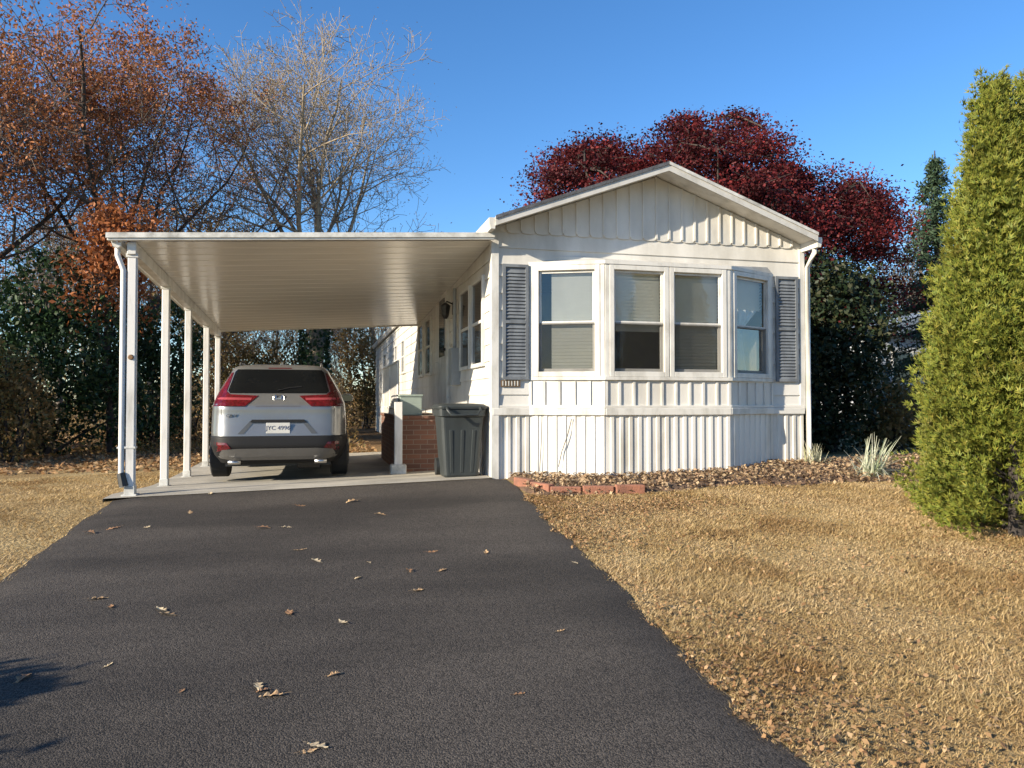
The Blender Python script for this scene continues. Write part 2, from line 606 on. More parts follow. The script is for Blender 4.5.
mb = MB()
siding(mb, FF, 0, BU0, FLOOR, WZ1); siding(mb, FF, BU1, FF.len, FLOOR, WZ1)
siding(mb, FF, 0, FF.len, WZ1, EAVE - 0.03, lap=0.2)
mb.build('front_wall', W_SIDING, home)
mb = MB(); siding(mb, FL, 0, FL.len, FLOOR, EAVE); mb.build('side_wall', W_SIDING, home)
mb = MB(); siding(mb, FR, 0, FR.len, FLOOR, EAVE); mb.build('side_wall', W_SIDING, home)
mb = MB(); siding(mb, FB, 0, FB.len, FLOOR, EAVE)
mb.add([(HX0, HY1, EAVE), (HX1, HY1, EAVE), (HXC, HY1, PEAK)], [(0, 1, 2)])
mb.build('rear_wall', W_SIDING, home)

# gable of vertical boards with scalloped feet
gab = MB()
slope = (PEAK - EAVE) / (HXC - HX0)
bw = 0.178
u = 0.0
k = 0
zb = EAVE - 0.05
while u < FF.len - 0.01:
    u1 = min(u + bw, FF.len)
    zt = lambda uu: EAVE + slope * (min(uu, FF.len - uu)) - 0.01
    pts = []
    sn = 8
    r = (u1 - u - 0.012) / 2
    cx = (u + u1) / 2
    ang = [math.pi + math.pi * i / sn for i in range(sn + 1)]
    pts = [(cx + r * math.cos(t), zb + 0.02 + 0.02 * math.sin(t)) for t in ang]
    a, b = u + 0.006, u1 - 0.006
    top = [(b, zt(b))]
    if a < FF.len / 2 < b: top.append((FF.len / 2, zt(FF.len / 2)))
    top.append((a, zt(a)))
    pts += top
    if min(t[1] for t in top) > zb + 0.05:
        gab.prism([FF(p[0], 0.012, p[1]) for p in pts], tuple(np.array([FF.n[0], FF.n[1], 0]) * 0.008))
    u = u1; k += 1
mb = MB()
mb.prism([FF(0, 0.0, EAVE - 0.03), FF(FF.len, 0.0, EAVE - 0.03), FF(FF.len, 0.0, EAVE), FF(FF.len / 2, 0.0, PEAK), FF(0, 0, EAVE)], tuple(np.array([FF.n[0], FF.n[1], 0]) * 0.010))
mb.build('gable_panel', W_TRIM, home)
mb = gab
u = bw
while u < FF.len - 0.05:
    zt = EAVE + slope * min(u, FF.len - u) - 0.01
    if zt > zb + 0.1:
        mb.fbox(FF, u - 0.013, u + 0.013, 0.0205, 0.036, zb + 0.03, zt)
    u += bw
gab.build('gable_boards', W_SIDING, home)

# roof with overhang
OH, OS, TH = 0.40, 0.05, 0.06
ry0, ry1 = HY0 - OH, HY1 + 0.25
def roof_pts(y, dz=0.0):
    ex0, ex1 = HX0 - OS, HX1 - 0.04
    ze = EAVE - slope * OS
    return [(ex0, y, ze + dz), (HXC, y, PEAK + dz), (ex1, y, EAVE + slope * .04 + dz)]
mb = MB()
a0, a1, a2 = roof_pts(ry0 + 0.03, TH); b0, b1, b2 = roof_pts(ry1, TH)
c0, c1, c2 = roof_pts(ry0 + 0.03, TH - 0.03); d0, d1, d2 = roof_pts(ry1, TH - 0.03)
mb.add([a0, a1, a2, b0, b1, b2, c0, c1, c2, d0, d1, d2],
       [(0, 1, 4, 3), (1, 2, 5, 4), (6, 9, 10, 7), (7, 10, 11, 8), (0, 6, 7, 1), (1, 7, 8, 2), (0, 3, 9, 6), (2, 8, 11, 5), (3, 4, 10, 9), (4, 5, 11, 10)])
roof = mb.build('roof', SHINGLE, home)
mb = MB()        # soffit
a0, a1, a2 = roof_pts(ry0 + 0.02, TH - 0.035); b0, b1, b2 = roof_pts(ry1, TH - 0.035)
c0, c1, c2 = roof_pts(ry0 + 0.02, TH - 0.055); d0, d1, d2 = roof_pts(ry1, TH - 0.055)
mb.add([a0, a1, a2, b0, b1, b2, c0, c1, c2, d0, d1, d2],
       [(0, 1, 4, 3), (1, 2, 5, 4), (6, 9, 10, 7), (7, 10, 11, 8), (0, 6, 7, 1), (1, 7, 8, 2), (0, 3, 9, 6), (2, 8, 11, 5)])
mb.build('soffit', W_TRIM, roof)
for sgn, ia in ((1, 0), (-1, 2)):      # rake fascia boards
    p = roof_pts(ry0, TH + 0.012); q = roof_pts(ry0, TH - 0.095)
    mb = MB(); mb.prism([p[ia], p[1], q[1], q[ia]], (0, 0.028, 0)); mb.build('rake_board', ROOFTRIM, roof)
    p = roof_pts(ry0 - 0.014, TH + 0.02); q = roof_pts(ry0 - 0.014, TH - 0.02)
    mb = MB(); mb.prism([p[ia], p[1], q[1], q[ia]], (0, 0.014, 0)); mb.build('drip_edge', SHINGLE if ia == 0 else W_DIRTY, roof)
for xe in (HX0 - OS, HX1 - 0.03):        # eave fascia / gutters
    ze = EAVE - slope * OS
    s = -1 if xe < HXC else 1
    mb = MB(); mb.prism([(xe, ry0 + 0.03, ze + TH), (xe + s * 0.07, ry0 + 0.03, ze + TH), (xe + s * 0.07, ry0 + 0.03, ze + TH - 0.06), (xe + s * 0.05, ry0 + 0.03, ze - 0.07), (xe, ry0 + 0.03, ze - 0.07)], (0, ry1 - ry0 - 0.03, 0))
    mb.build('gutter', W_TRIM, roof)

# corner trim and right downspout
mb = MB(); mb.fbox(FF, -0.02, 0.075, -0.075, 0.03, g(HX0, HY0) - 0.05, EAVE - 0.06); mb.build('corner_trim', W_TRIM, home, bevel=0.004)
mb = MB(); mb.fbox(FF, FF.len - 0.06, FF.len + 0.02, -0.075, 0.024, FLOOR, EAVE - 0.06); mb.build('corner_trim', W_TRIM, home, bevel=0.004)
mb = MB()
xe = HX1 + 0.01
mb.tube([(xe, HY0 - 0.25, 3.55), (xe, HY0 - 0.25, 3.47), (HX1 + 0.055, HY0 - 0.03, 3.30), (HX1 + 0.055, HY0 - 0.03, g(HX1, HY0) + 0.08), (HX1 + 0.1, HY0 - 0.18, g(HX1, HY0) + 0.02)], 0.034, 8)
mb.build('downspout', W_TRIM, home, smooth=True)

# ---- bay
segs = [Frame(FF(BU0, 0, 0)[:2], FF(BC0, BD, 0)[:2]), Frame(FF(BC0, BD, 0)[:2], FF(BC1, BD, 0)[:2]), Frame(FF(BC1, BD, 0)[:2], FF(BU1, 0, 0)[:2])]


def bay_poly(z, ex=0.0):
    pts = [FF(BU0 - ex * 1.2, 0, z), FF(BC0 - ex * .3, BD + ex, z), FF(BC1 + ex * .3, BD + ex, z), FF(BU1 + ex * 1.2, 0, z)]
    return pts


bay = MB()
for F in segs:
    bay.fbox(F, 0, F.len, -0.03, 0.0, FLOOR + 0.03, WZ0 - 0.03)
bayo = bay.build('bay_apron', W_SIDING, home)
mb = MB()
for F in segs:
    n = max(2, round(F.len / 0.19)); st = F.len / n
    for i in range(n + 1):
        uu = min(max(i * st, 0.016), F.len - 0.016)
        mb.fbox(F, uu - 0.015, uu + 0.015, 0.0005, 0.016, FLOOR + 0.05, WZ0 - 0.05)
mb.build('bay_battens', W_TRIM, bayo)
mb = MB()     # bay head with little sloping cap
mb.prism(bay_poly(WZ1 - 0.01, 0.035), (0, 0, 0.045)); bh = mb.build('bay_head', W_TRIM, home)
mb = MB()
lo = bay_poly(WZ1 + 0.035, 0.03); hi_ = [FF(BU0 + 0.05, 0.0, WZ1 + 0.12), FF(BC0, 0.06, WZ1 + 0.12), FF(BC1, 0.06, WZ1 + 0.12), FF(BU1 - 0.05, 0, WZ1 + 0.12)]
mb.add(lo + hi_, [(0, 1, 5, 4), (1, 2, 6, 5), (2, 3, 7, 6), (4, 5, 6, 7), (3, 2, 1, 0)])
mb.build('cap', W_SIDING, bh)
mb = MB(); mb.prism(bay_poly(WZ0 - 0.035, 0.04), (0, 0, 0.04)); mb.build('bay_sill', W_TRIM, home)
mb = MB(); mb.prism(bay_poly(FLOOR + 0.0, -0.002), (0, 0, 0.02)); mb.build('bay_floor', W_TRIM, home)

# interior behind the bay
mb = MB()
x0, x1, yb = HX0 + BU0 + 0.02, HX0 + BU1 - 0.02, HY0 + 2.2
mb.add([(x0, HY0 + .02, WZ0), (x1, HY0 + .02, WZ0), (x1, yb, WZ0), (x0, yb, WZ0), (x0, HY0 + .02, WZ1 + .02), (x1, HY0 + .02, WZ1 + .02), (x1, yb, WZ1 + .02), (x0, yb, WZ1 + .02)],
       [(0, 1, 2, 3), (4, 7, 6, 5), (0, 3, 7, 4), (1, 5, 6, 2), (3, 2, 6, 7)])
mb.build('room_interior', ROOM, home)


def window(F, u0, u1, z0, z1, blind_to, reflection_curtain=False, parent=home, n0=0.0, casing=0.062, screen=True, blind_off=0.0):
    """a single-hung sash window standing in a wall opening of frame F"""
    mb = MB()
    c = casing
    mb.fbox(F, u0, u0 + c, n0 - 0.05, n0 + 0.028, z0, z1); mb.fbox(F, u1 - c, u1, n0 - 0.05, n0 + 0.028, z0, z1)
    mb.fbox(F, u0 + c, u1 - c, n0 - 0.05, n0 + 0.028, z1 - c, z1); mb.fbox(F, u0 + c, u1 - c, n0 - 0.05, n0 + 0.028, z0, z0 + c)
    wo = mb.build('window', W_TRIM, parent, bevel=0.005)
    a, b, zl, zh = u0 + c, u1 - c, z0 + c, z1 - c
    zm = zl + (zh - zl) * 0.485
    s = 0.03
    mb = MB()       # upper sash sits outside, lower sash behind
    for (q0, q1, nn) in ((zm - 0.02, zh, n0 - 0.012), (zl, zm + 0.02, n0 - 0.034)):
        mb.fbox(F, a, a + s, nn - 0.02, nn, q0, q1); mb.fbox(F, b - s, b, nn - 0.02, nn, q0, q1)
        mb.fbox(F, a + s, b - s, nn - 0.02, nn, q0, q0 + s + 0.008); mb.fbox(F, a + s, b - s, nn - 0.02, nn, q1 - s, q1)
    mb.build('sash', W_TRIM, wo, bevel=0.003)
    mb = MB(); mb.add([F(a + s, n0 - 0.022, zm), F(b - s, n0 - 0.022, zm), F(b - s, n0 - 0.022, zh - s), F(a + s, n0 - 0.022, zh - s)], [(0, 1, 2, 3)])
    mb.build('pane', GLASS, wo)
    mb = MB(); mb.add([F(a + s, n0 - 0.046, zl), F(b - s, n0 - 0.046, zl), F(b - s, n0 - 0.046, zm), F(a + s, n0 - 0.046, zm)], [(0, 1, 2, 3)])
    mb.build('pane', GLASS, wo)
    if screen:
        mb = MB(); mb.add([F(a, n0 - 0.006, zl), F(b, n0 - 0.006, zl), F(b, n0 - 0.006, zm), F(a, n0 - 0.006, zm)], [(0, 1, 2, 3)])
        mb.build('insect_screen', SCREEN, wo)
    if blind_to is not None:
        zs = zh + 0.02; mb = MB(); st = 0.042
        zend = zl + (zh - zl) * blind_to
        while zs - st > zend:
            mb.add([F(a + 0.005 + blind_off, n0 - 0.075, zs), F(b - 0.005, n0 - 0.075, zs), F(b - 0.005, n0 - 0.106, zs - st * .91), F(a + 0.005 + blind_off, n0 - 0.106, zs - st * .91)], [(0, 1, 2, 3)])
            zs -= st
        mb.build('blind', BLIND, wo)
    if reflection_curtain:  # folded white sheet stands in for a lamp-shaped reflection in the pane
        V, Fc = [], []
        nu = 24
        for i in range(nu + 1):
            t = i / nu
            V.append(F(a + (b - a) * (0.08 + 0.5 * t), n0 - 0.11 + 0.016 * math.sin(t * 22), zl - 0.02))
            V.append(F(a + (b - a) * (0.24 + 0.16 * t), n0 - 0.11 + 0.012 * math.sin(t * 22), zm - 0.04))
            V.append(F(a + (b - a) * (0.02 + 0.9 * t), n0 - 0.11 + 0.012 * math.sin(t * 22), zm + 0.24))
        for i in range(nu):
            q = i * 3
            Fc += [(q, q + 3, q + 4, q + 1), (q + 1, q + 4, q + 5, q + 2)]
        mb = MB(); mb.add(V, Fc); mb.build('reflection_curtain', REFLECTION_CURTAIN, wo, smooth=True)
    return wo


LF, CFm, RF = segs
# posts at the bay corners and facet frames
mb = MB()
for runs in (((LF, 0, 0.055, .02),), ((LF, LF.len - 0.055, LF.len, .02), (CFm, 0.0, 0.05, .021)), ((CFm, CFm.len - 0.05, CFm.len, .021), (RF, 0, 0.055, .02)), ((RF, RF.len - 0.055, RF.len, .02),)):
    mb = MB()
    for F, q0, q1, nn in runs:
        mb.fbox(F, q0, q1, -0.05, nn, WZ0, WZ1)
    mb.build('bay_post', W_TRIM, home, bevel=0.004)
window(LF, 0.057, LF.len - 0.057, WZ0 + 0.006, WZ1 - 0.012, 0.0, blind_off=0.14)
cm = CFm.len / 2
window(CFm, 0.052, cm - 0.004, WZ0 + 0.006, WZ1 - 0.012, 0.40)
window(CFm, cm + 0.004, CFm.len - 0.052, WZ0 + 0.006, WZ1 - 0.012, 0.0)
window(RF, 0.057, RF.len - 0.057, WZ0 + 0.006, WZ1 - 0.012, 0.66, reflection_curtain=True)


def shutter(F, u0, u1, z0, z1):
    mb = MB(); c = 0.035
    mb.fbox(F, u0, u0 + c, 0.018, 0.045, z0, z1); mb.fbox(F, u1 - c, u1, 0.018, 0.045, z0, z1)
    for q in (z0, (z0 + z1) / 2 - c / 2, z1 - c):
        mb.fbox(F, u0 + c, u1 - c, 0.018, 0.045, q, q + c)
    mb.fbox(F, u0 + c, u1 - c, 0.018, 0.022, z0 + c, z1 - c)
    z = z0 + c
    while z < z1 - c - 0.03:
        if abs(z + .02 - (z0 + z1) / 2) > 0.04:
            mb.add([F(u0 + c, 0.041, z), F(u1 - c, 0.041, z), F(u1 - c, 0.024, z + 0.036), F(u0 + c, 0.024, z + 0.036), F(u0 + c, 0.0225, z), F(u1 - c, 0.0225, z)],
                   [(0, 1, 2, 3), (4, 5, 1, 0)])
        z += 0.042
    mb.build('shutter', SHUTTER, home)


shutter(FF, 0.12, 0.44, WZ0 - 0.03, WZ1 + 0.0)
shutter(FF, 3.84, 4.17, WZ0 - 0.03, WZ1 + 0.0)
mb = MB(); mb.fbox(FF, 0.10, 0.34, 0.0165, 0.03, 1.685, 1.765); vent = mb.build('wall_vent', M('rusty_vent', (0.14, 0.09, 0.05), 0.7), home)
mb = MB()
for i in range(6):
    mb.fbox(FF, 0.115 + i * .037, 0.127 + i * .037, 0.0305, 0.036, 1.695, 1.755)
mb.build('slats', W_DIRTY, vent)

# skirt: ribbed sheet following the bay
poly = [FF(0.0, 0.0, 0), FF(BU0, 0.0, 0), FF(BC0, BD, 0), FF(BC1, BD, 0), FF(BU1, 0, 0), FF(FF.len, 0, 0)]


def ribbed(mb, F, z1, period=0.118, depth=0.012, base=0.0):
    n = max(1, round(F.len / period)); st = F.len / n
    prof = []
    for i in range(n):
        o = i * st
        prof += [(o, 0), (o + st * .52, 0), (o + st * .60, depth), (o + st * .92, depth)]
    prof.append((F.len, 0))
    V, Fc = [], []
    for (uu, nn) in prof:
        x, y, _ = F(uu, nn + base, 0)
        V += [(x, y, g(x, y) - 0.12), (x, y, z1)]
    for i in range(len(prof) - 1):
        Fc.append((2 * i, 2 * i + 2, 2 * i + 3, 2 * i + 1))
    mb.add(V, Fc)


mb = MB()
for p, q in zip(poly, poly[1:]):
    ribbed(mb, Frame(p[:2], q[:2]), FLOOR)
skirt = mb.build('front_skirting', W_SKIRT, home)
mb = MB(); ribbed(mb, Frame((HX0 + .01, HY1), (HX0 + .01, HY0)), FLOOR); mb.build('side_skirting', W_SKIRT, home)
mb = MB(); ribbed(mb, Frame((HX1 - .01, HY0), (HX1 - .01, HY1)), FLOOR); mb.build('side_skirting', W_SKIRT, home)
mb = MB()
for p, q in zip(poly, poly[1:]):
    F = Frame(p[:2], q[:2])
    mb.fbox(F, -0.004, F.len + 0.004, -0.02, 0.036, FLOOR - 0.045, FLOOR + 0.04)
mb.build('skirting_rail', W_TRIM, home, bevel=0.008)
mb = MB()
for p, q in zip(poly, poly[1:]):
    F = Frame(p[:2], q[:2])
    mb.fbox(F, -0.003, F.len + 0.003, -0.02, 0.026, FLOOR + 0.041, FLOOR + 0.075)
mb.build('belt_trim', W_SIDING, home, bevel=0.004)
CABLE = M('black_cable', (0.03, 0.03, 0.03), 0.6)
F = Frame(poly[1][:2], poly[2][:2])
mb = MB()
p0 = Frame(poly[1][:2], poly[2][:2])
mb.tube([p0(0.52, 0.03, 1.30), p0(0.47, 0.035, 1.1), p0(0.40, 0.04, 0.9), p0(0.36, 0.045, 0.72)], 0.005, 6); mb.build('cable', CABLE, home)
mb = MB(); mb.tube([p0(0.16, 0.024, 1.36), p0(0.15, 0.026, 1.0), p0(0.13, 0.03, 0.66)], 0.0045, 6); mb.build('cable', CABLE, home)

# side windows, door and lamp on the carport side
def U(y): return HY1 - y


def side_window(y0, y1, z0, z1):
    mb = MB(); F = FL; a, b = U(y1), U(y0); c = 0.05
    mb.fbox(F, a, a + c, 0.0, 0.05, z0, z1); mb.fbox(F, b - c, b, 0.0, 0.05, z0, z1)
    mb.fbox(F, a + c, b - c, 0.0, 0.05, z0, z0 + c); mb.fbox(F, a + c, b - c, 0.0, 0.05, z1 - c, z1)
    mb.fbox(F, a + c, b - c, 0.0, 0.042, (z0 + z1) / 2 - .02, (z0 + z1) / 2 + .02)
    wo = mb.build('window', W_TRIM, home, bevel=0.004)
    mb = MB(); mb.fbox(F, a + c, b - c, 0.018, 0.026, z0 + c, z1 - c); mb.build('pane', DARKGLASS, wo)


side_window(9.32, 10.05, 1.95, 3.1); side_window(10.2, 10.95, 1.95, 3.1)
side_window(14.0, 14.75, 2.0, 3.1); side_window(15.1, 15.9, 2.0, 3.1)
side_window(18.6, 19.3, 2.2, 3.05); side_window(20.4, 21.1, 2.2, 3.05); side_window(24, 25, 2.2, 3.05)
mb = MB(); mb.fbox(FL, U(13.0), U(12.05), 0.0, 0.055, FLOOR + .03, 3.4); door = mb.build('side_door', W_TRIM, home, bevel=0.006)
mb = MB(); mb.fbox(FL, U(12.8), U(12.25), 0.056, 0.064, 2.25, 3.2); mb.build('pane', DARKGLASS, door)
mb = MB(); mb.tube([FL(U(12.15), .06, 2.35), FL(U(12.15), .11, 2.35)], 0.025, 8); mb.build('handle', BLACKMETAL, door)
mb = MB()
F = FL; uu = U(11.65)
mb.tube([F(uu, .02, 3.02), F(uu, .12, 3.06), F(uu, .14, 3.02)], 0.012, 6)
mb.tube([F(uu, .14, 3.03), F(uu, .14, 2.99), F(uu, .14, 2.84), F(uu, .14, 2.79)], [0.03, 0.085, 0.06, 0.03], 6)
mb.fbox(F, uu - .05, uu + .05, 0.0, 0.025, 2.86, 3.06)
mb.build('wall_lantern', BLACKMETAL, home)
mb = MB()
mb.fbox(FL, U(11.35), U(11.05), 0.0, 0.14, 1.75, 2.3)
mb.tube([FL(U(11.2), .07, 2.3), FL(U(11.2), .07, 3.2)], 0.03, 8)
mb.build('electric_meter', M('grey_meter_box', (0.30, 0.31, 0.31), 0.5), home, bevel=0.01)

# ------------------------------------------------------------------ the carport
PX, PYS = -1.98, [8.93, 10.76, 12.50, 14.42, 15.95]
carport = empty('carport', (PX, 8.93, g(PX, 8.93)), 'white flat-roofed carport on slim posts joined to the home', 'carport')
CX0, CX1 = -2.055, 2.0 - 0.01
CY0, CY1 = 8.86, 16.05


def roofz(x, y):
    t = (x - CX0) / (CX1 - CX0)
    return 3.215 + 0.22 * t - 0.042 * (y - 8.86)


mb = MB()
ny = int((CY1 - CY0) / 0.305)
st = (CY1 - CY0) / ny
prof = []
for i in range(ny):
    o = CY0 + i * st
    prof += [(o, 0.0), (o + st * .86, 0.0), (o + st * .88, 0.0035), (o + st * .98, 0.0035)]
prof.append((CY1, 0.0))
V, Fc = [], []
for (y, d) in prof:
    V += [(CX0, y, roofz(CX0, y) + d), (CX1, y, roofz(CX1, y) + d), (CX1, y, roofz(CX1, y) + .07), (CX0, y, roofz(CX0, y) + .07)]
for i in range(len(prof) - 1):
    q = i * 4
    Fc += [(q, q + 4, q + 5, q + 1), (q + 3, q + 2, q + 6, q + 7)]
mb.add(V, Fc)
mb.build('roof_panels', PAN, carport)


def slopebox(x0, x1, y0, y1, lo, hi):
    c = [(x0, y0), (x1, y0), (x1, y1), (x0, y1)]
    return [(x, y, roofz(x, y) + lo) for x, y in c] + [(x, y, roofz(x, y) + hi) for x, y in c]


mb = MB(); mb.hexa(slopebox(CX0 - .145, CX1, CY0 - .085, CY0 - .042, -0.005, 0.062)); fas = mb.build('front_fascia', W_TRIM, carport, bevel=0.005)
mb = MB(); mb.hexa(slopebox(CX0 - .155, CX1, CY0 - .10, CY0 - .0865, 0.02, 0.075)); mb.build('fascia_lip', W_DIRTY, fas)
mb = MB(); mb.hexa(slopebox(CX0 - .02, CX1, CY1 + .002, CY1 + .04, -0.02, 0.08)); mb.build('rear_fascia', W_TRIM, carport)
mb = MB()       # gutter along the outer edge
sec = [(0, 0.055), (0, -0.05), (-0.03, -0.075), (-0.08, -0.06), (-0.105, 0.01), (-0.11, 0.055), (-0.095, 0.055), (-0.085, 0.01), (-0.015, -0.02), (-0.015, 0.055)]
V, Fc = [], []
for y in (CY0 - .03, CY1 + .03):
    V += [(CX0 - .022 + a, y, roofz(CX0, y) + b) for a, b in sec]
n = len(sec)
Fc = [(i, (i + 1) % n, n + (i + 1) % n, n + i) for i in range(n)] + [tuple(range(n - 1, -1, -1)), tuple(range(n, 2 * n))]
mb.add(V, Fc); mb.build('gutter', W_TRIM, carport)
mb = MB(); mb.hexa(slopebox(PX - .045, PX + .045, CY0 + .0, CY1 - .0, -0.135, -0.004)); mb.build('beam', W_TRIM, carport, bevel=0.006)
for i, y in enumerate(PYS):
    zb = g(PX, y) + 0.03; zt = roofz(PX, y) - 0.13
    h = 0.042
    mb = MB()
    mb.box(PX - h, PX + h, y - h, y + h, zb, zt)
    mb.box(PX - h - .008, PX - h + .004, y - .02, y + .02, zb, zt)
    mb.box(PX + h - .004, PX + h + .008, y - .02, y + .02, zb, zt)
    post = mb.build('post', W_POST, carport, bevel=0.006)
    mb = MB(); mb.box(PX - .075, PX + .075, y - .075, y + .075, zb - .015, zb + .012); mb.box(PX - .052, PX + .052, y - .052, y + .052, zb + .012, zb + .1)
    mb.build('base_plate', W_DIRTY, post, bevel=0.004)
    mb = MB(); mb.box(PX - .06, PX + .06, y - .05, y + .05, zt - .03, zt + .01); mb.build('bracket', W_TRIM, post)
    if i == 0:
        mb = MB(); mb.tube([(PX + .0, y - .045, 1.98), (PX + .0, y - .062, 1.98)], [.03, .022], 10); mb.build('rust_patch', M('rusty_steel', (0.2, 0.11, 0.05), 0.8), post)
        mb = MB(); mb.box(PX - h - .085, PX + h + .012, y - h - .006, y + h + .006, zb + .50, zb + .52); mb.build('strap', W_DIRTY, post)
# downspout beside the front post
mb = MB()
dx, dy = PX - .085, 8.9
zt = roofz(CX0, dy)
mb.tube([(CX0 - .07, dy, zt - .03), (CX0 - .07, dy, zt - .14), (dx, dy, zt - .30), (dx, dy, g(PX, dy) + .25), (dx + .02, dy - .02, g(PX, dy) + .12)], 0.03, 8)
ds = mb.build('downspout', W_POST, carport, smooth=True)
mb = MB(); mb.tube([(dx + .0, dy, g(PX, dy) + .27), (dx + .03, dy - .01, g(PX, dy) + .13)], [.045, .05], 8); mb.build('elbow', DARKPLASTIC, ds)

# ------------------------------------------------------------------ porch
porch = empty('brick_porch', (1.6, 11.46, g(1.6, 11.46)), 'red brick porch with concrete top and white railing at the side door', 'porch')
px0, px1, py0, py1, pz = 1.12, 1.965, 11.40, 14.7, 1.30
mb = MB(); mb.box(px0, px1, py0, py1, g(1.5, 12) - 0.05, pz - 0.05); mb.build('brick_base', BRICK, porch)
mb = MB(); mb.box(px0 - .025, px1, py0 - .025, py1 + .02, pz - 0.049, pz); mb.build('porch_floor', BRICK, porch, bevel=0.006)
npx, npy = 1.09, 11.12
mb = MB(); mb.box(npx - .055, npx + .055, npy - .055, npy + .055, g(npx, npy) + .16, 1.5)
post = mb.build('newel_post', W_POST, porch, bevel=0.006)
mb = MB(); mb.box(npx - .11, npx + .11, npy - .11, npy + .11, g(npx, npy) + .0, g(npx, npy) + .17); mb.build('plinth', W_DIRTY, post, bevel=0.015)
for (a, b) in (((px0 + .04, py0 + .5), (px0 + .04, py1 - .05)),):
    mb = MB()
    n = 16
    for i in range(n + 1):
        t = i / n; x = a[0] + (b[0] - a[0]) * t; y = a[1] + (b[1] - a[1]) * t
        r = .022 if i % 8 == 0 else .009
        mb.tube([(x, y, pz), (x, y, pz + .82)], r, 6)
    mb.tube([(a[0], a[1], pz + .83), (b[0], b[1], pz + .83)], .024, 8); mb.tube([(a[0], a[1], pz + .1), (b[0], b[1], pz + .1)], .014, 6)
    mb.build('railing', W_POST, porch)
boxo = MB(); boxo.box(1.15, 1.48, 11.46, 11.8, 1.302, 1.58); boxo.box(1.135, 1.495, 11.445, 11.815, 1.58, 1.615)
b_ = boxo.build('porch_box', M('grey_green_paint', (0.25, 0.30, 0.27), 0.6), bevel=0.01); tag(b_, 'grey-green lidded box standing on the corner of the brick porch', 'box')

# ------------------------------------------------------------------ trash can
def trash_can(x, y):
    z0 = g(x, y) + 0.035
    r = empty('trash_can', (x, y, z0), 'charcoal plastic wheeled trash can standing by the corner of the white home', 'trash can')
    mb = MB()
    def ring(z, wx, wy, rr=0.05, n=5):
        pts = []
        for cx, cy, a0 in ((wx - rr, wy - rr, 0), (-wx + rr, wy - rr, 90), (-wx + rr, -wy + rr, 180), (wx - rr, -wy + rr, 270)):
            for i in range(n):
                a = rad(a0 + 90 * i / (n - 1))
                pts.append((x + cx + rr * math.cos(a), y + cy + rr * math.sin(a), z0 + z))
        return pts
    levels = [(0.0, .20, .20), (0.03, .215, .215), (0.60, .255, .26), (0.74, .265, .275), (.745, .285, .295), (.83, .29, .30)]
    rings = [ring(*l) for l in levels]
    n = len(rings[0]); V = [p for q in rings for p in q]
    Fc = [(i * n + k, i * n + (k + 1) % n, (i + 1) * n + (k + 1) % n, (i + 1) * n + k) for i in range(len(rings) - 1) for k in range(n)] + [tuple(range(n - 1, -1, -1)), tuple((len(rings) - 1) * n + k for k in range(n))]
    mb.add(V, Fc)
    for i in (-1, 0, 1):        # moulded ribs down the front
        mb.hexa([(x + i * .12 - .02, y - .222, z0 + .06), (x + i * .12 + .02, y - .222, z0 + .06), (x + i * .12 + .02, y - .2, z0 + .06), (x + i * .12 - .02, y - .2, z0 + .06),
                 (x + i * .14 - .02, y - .268, z0 + .58), (x + i * .14 + .02, y - .268, z0 + .58), (x + i * .14 + .02, y - .24, z0 + .58), (x + i * .14 - .02, y - .24, z0 + .58)])
    body = mb.build('body', GREYPLASTIC, r, bevel=0.006)
    mb = MB()
    lv = [(.832, .305, .315), (.865, .31, .32), (.89, .27, .28), (.90, .16, .17)]
    rings = [ring(*l, rr=0.07) for l in lv]; V = [p for q in rings for p in q]
    Fc = [(i * n + k, i * n + (k + 1) % n, (i + 1) * n + (k + 1) % n, (i + 1) * n + k) for i in range(len(rings) - 1) for k in range(n)] + [tuple(range(n - 1, -1, -1)), tuple((len(rings) - 1) * n + k for k in range(n))]
    mb.add(V, Fc); lid = mb.build('lid', GREYPLASTIC, r, bevel=0.006)
    mb = MB(); mb.tube([(x - .2, y - .315, z0 + .85), (x - .2, y - .37, z0 + .82), (x - .16, y - .385, z0 + .76), (x + .16, y - .385, z0 + .76), (x + .2, y - .37, z0 + .82), (x + .2, y - .315, z0 + .85)], .016, 8)
    mb.build('handle', GREYPLASTIC, lid, smooth=True)
    for s in (-1, 1):
        mb = MB(); mb.tube([(x + s * .2, y + .2, z0 + .11), (x + s * .26, y + .2, z0 + .11)], .11, 18); mb.build('wheel', DARKPLASTIC, r)
trash_can(1.66, 9.32)

# ------------------------------------------------------------------ the car
SILVER = M('silver_paint', (0.20, 0.203, 0.205), 0.34, (0.185, 0.188, 0.19), 3, metal=0.55, coat=0.5)
CLAD = M('black_cladding', (0.012, 0.012, 0.013), 0.6, spec=0.25)
GARN = M('grey_garnish', (0.15, 0.145, 0.14), 0.35, metal=0.4)
REDL = M('red_lens', (0.12, 0.004, 0.009), 0.25, (0.06, 0.002, 0.004), 20, coat=0.25)
BACKGLASS = M('tinted_back_glass', (0.006, 0.007, 0.008), 0.08, spec=0.22)
CHROME = M('chrome', (0.55, 0.55, 0.55), 0.3, metal=1.0)
PLATEW = M('plate_white', (0.52, 0.515, 0.49), 0.4)
INK = M('plate_ink', (0.03, 0.04, 0.10), 0.5)
RUBBER = M('tyre_rubber', (0.018, 0.018, 0.018), 0.85, bump=0.1)
SHADE_LETTER_GREY = M('recess_shade_letter_grey', (0.07, 0.075, 0.08), 0.4)  # grey for the painted recess shade, also used on the model letters


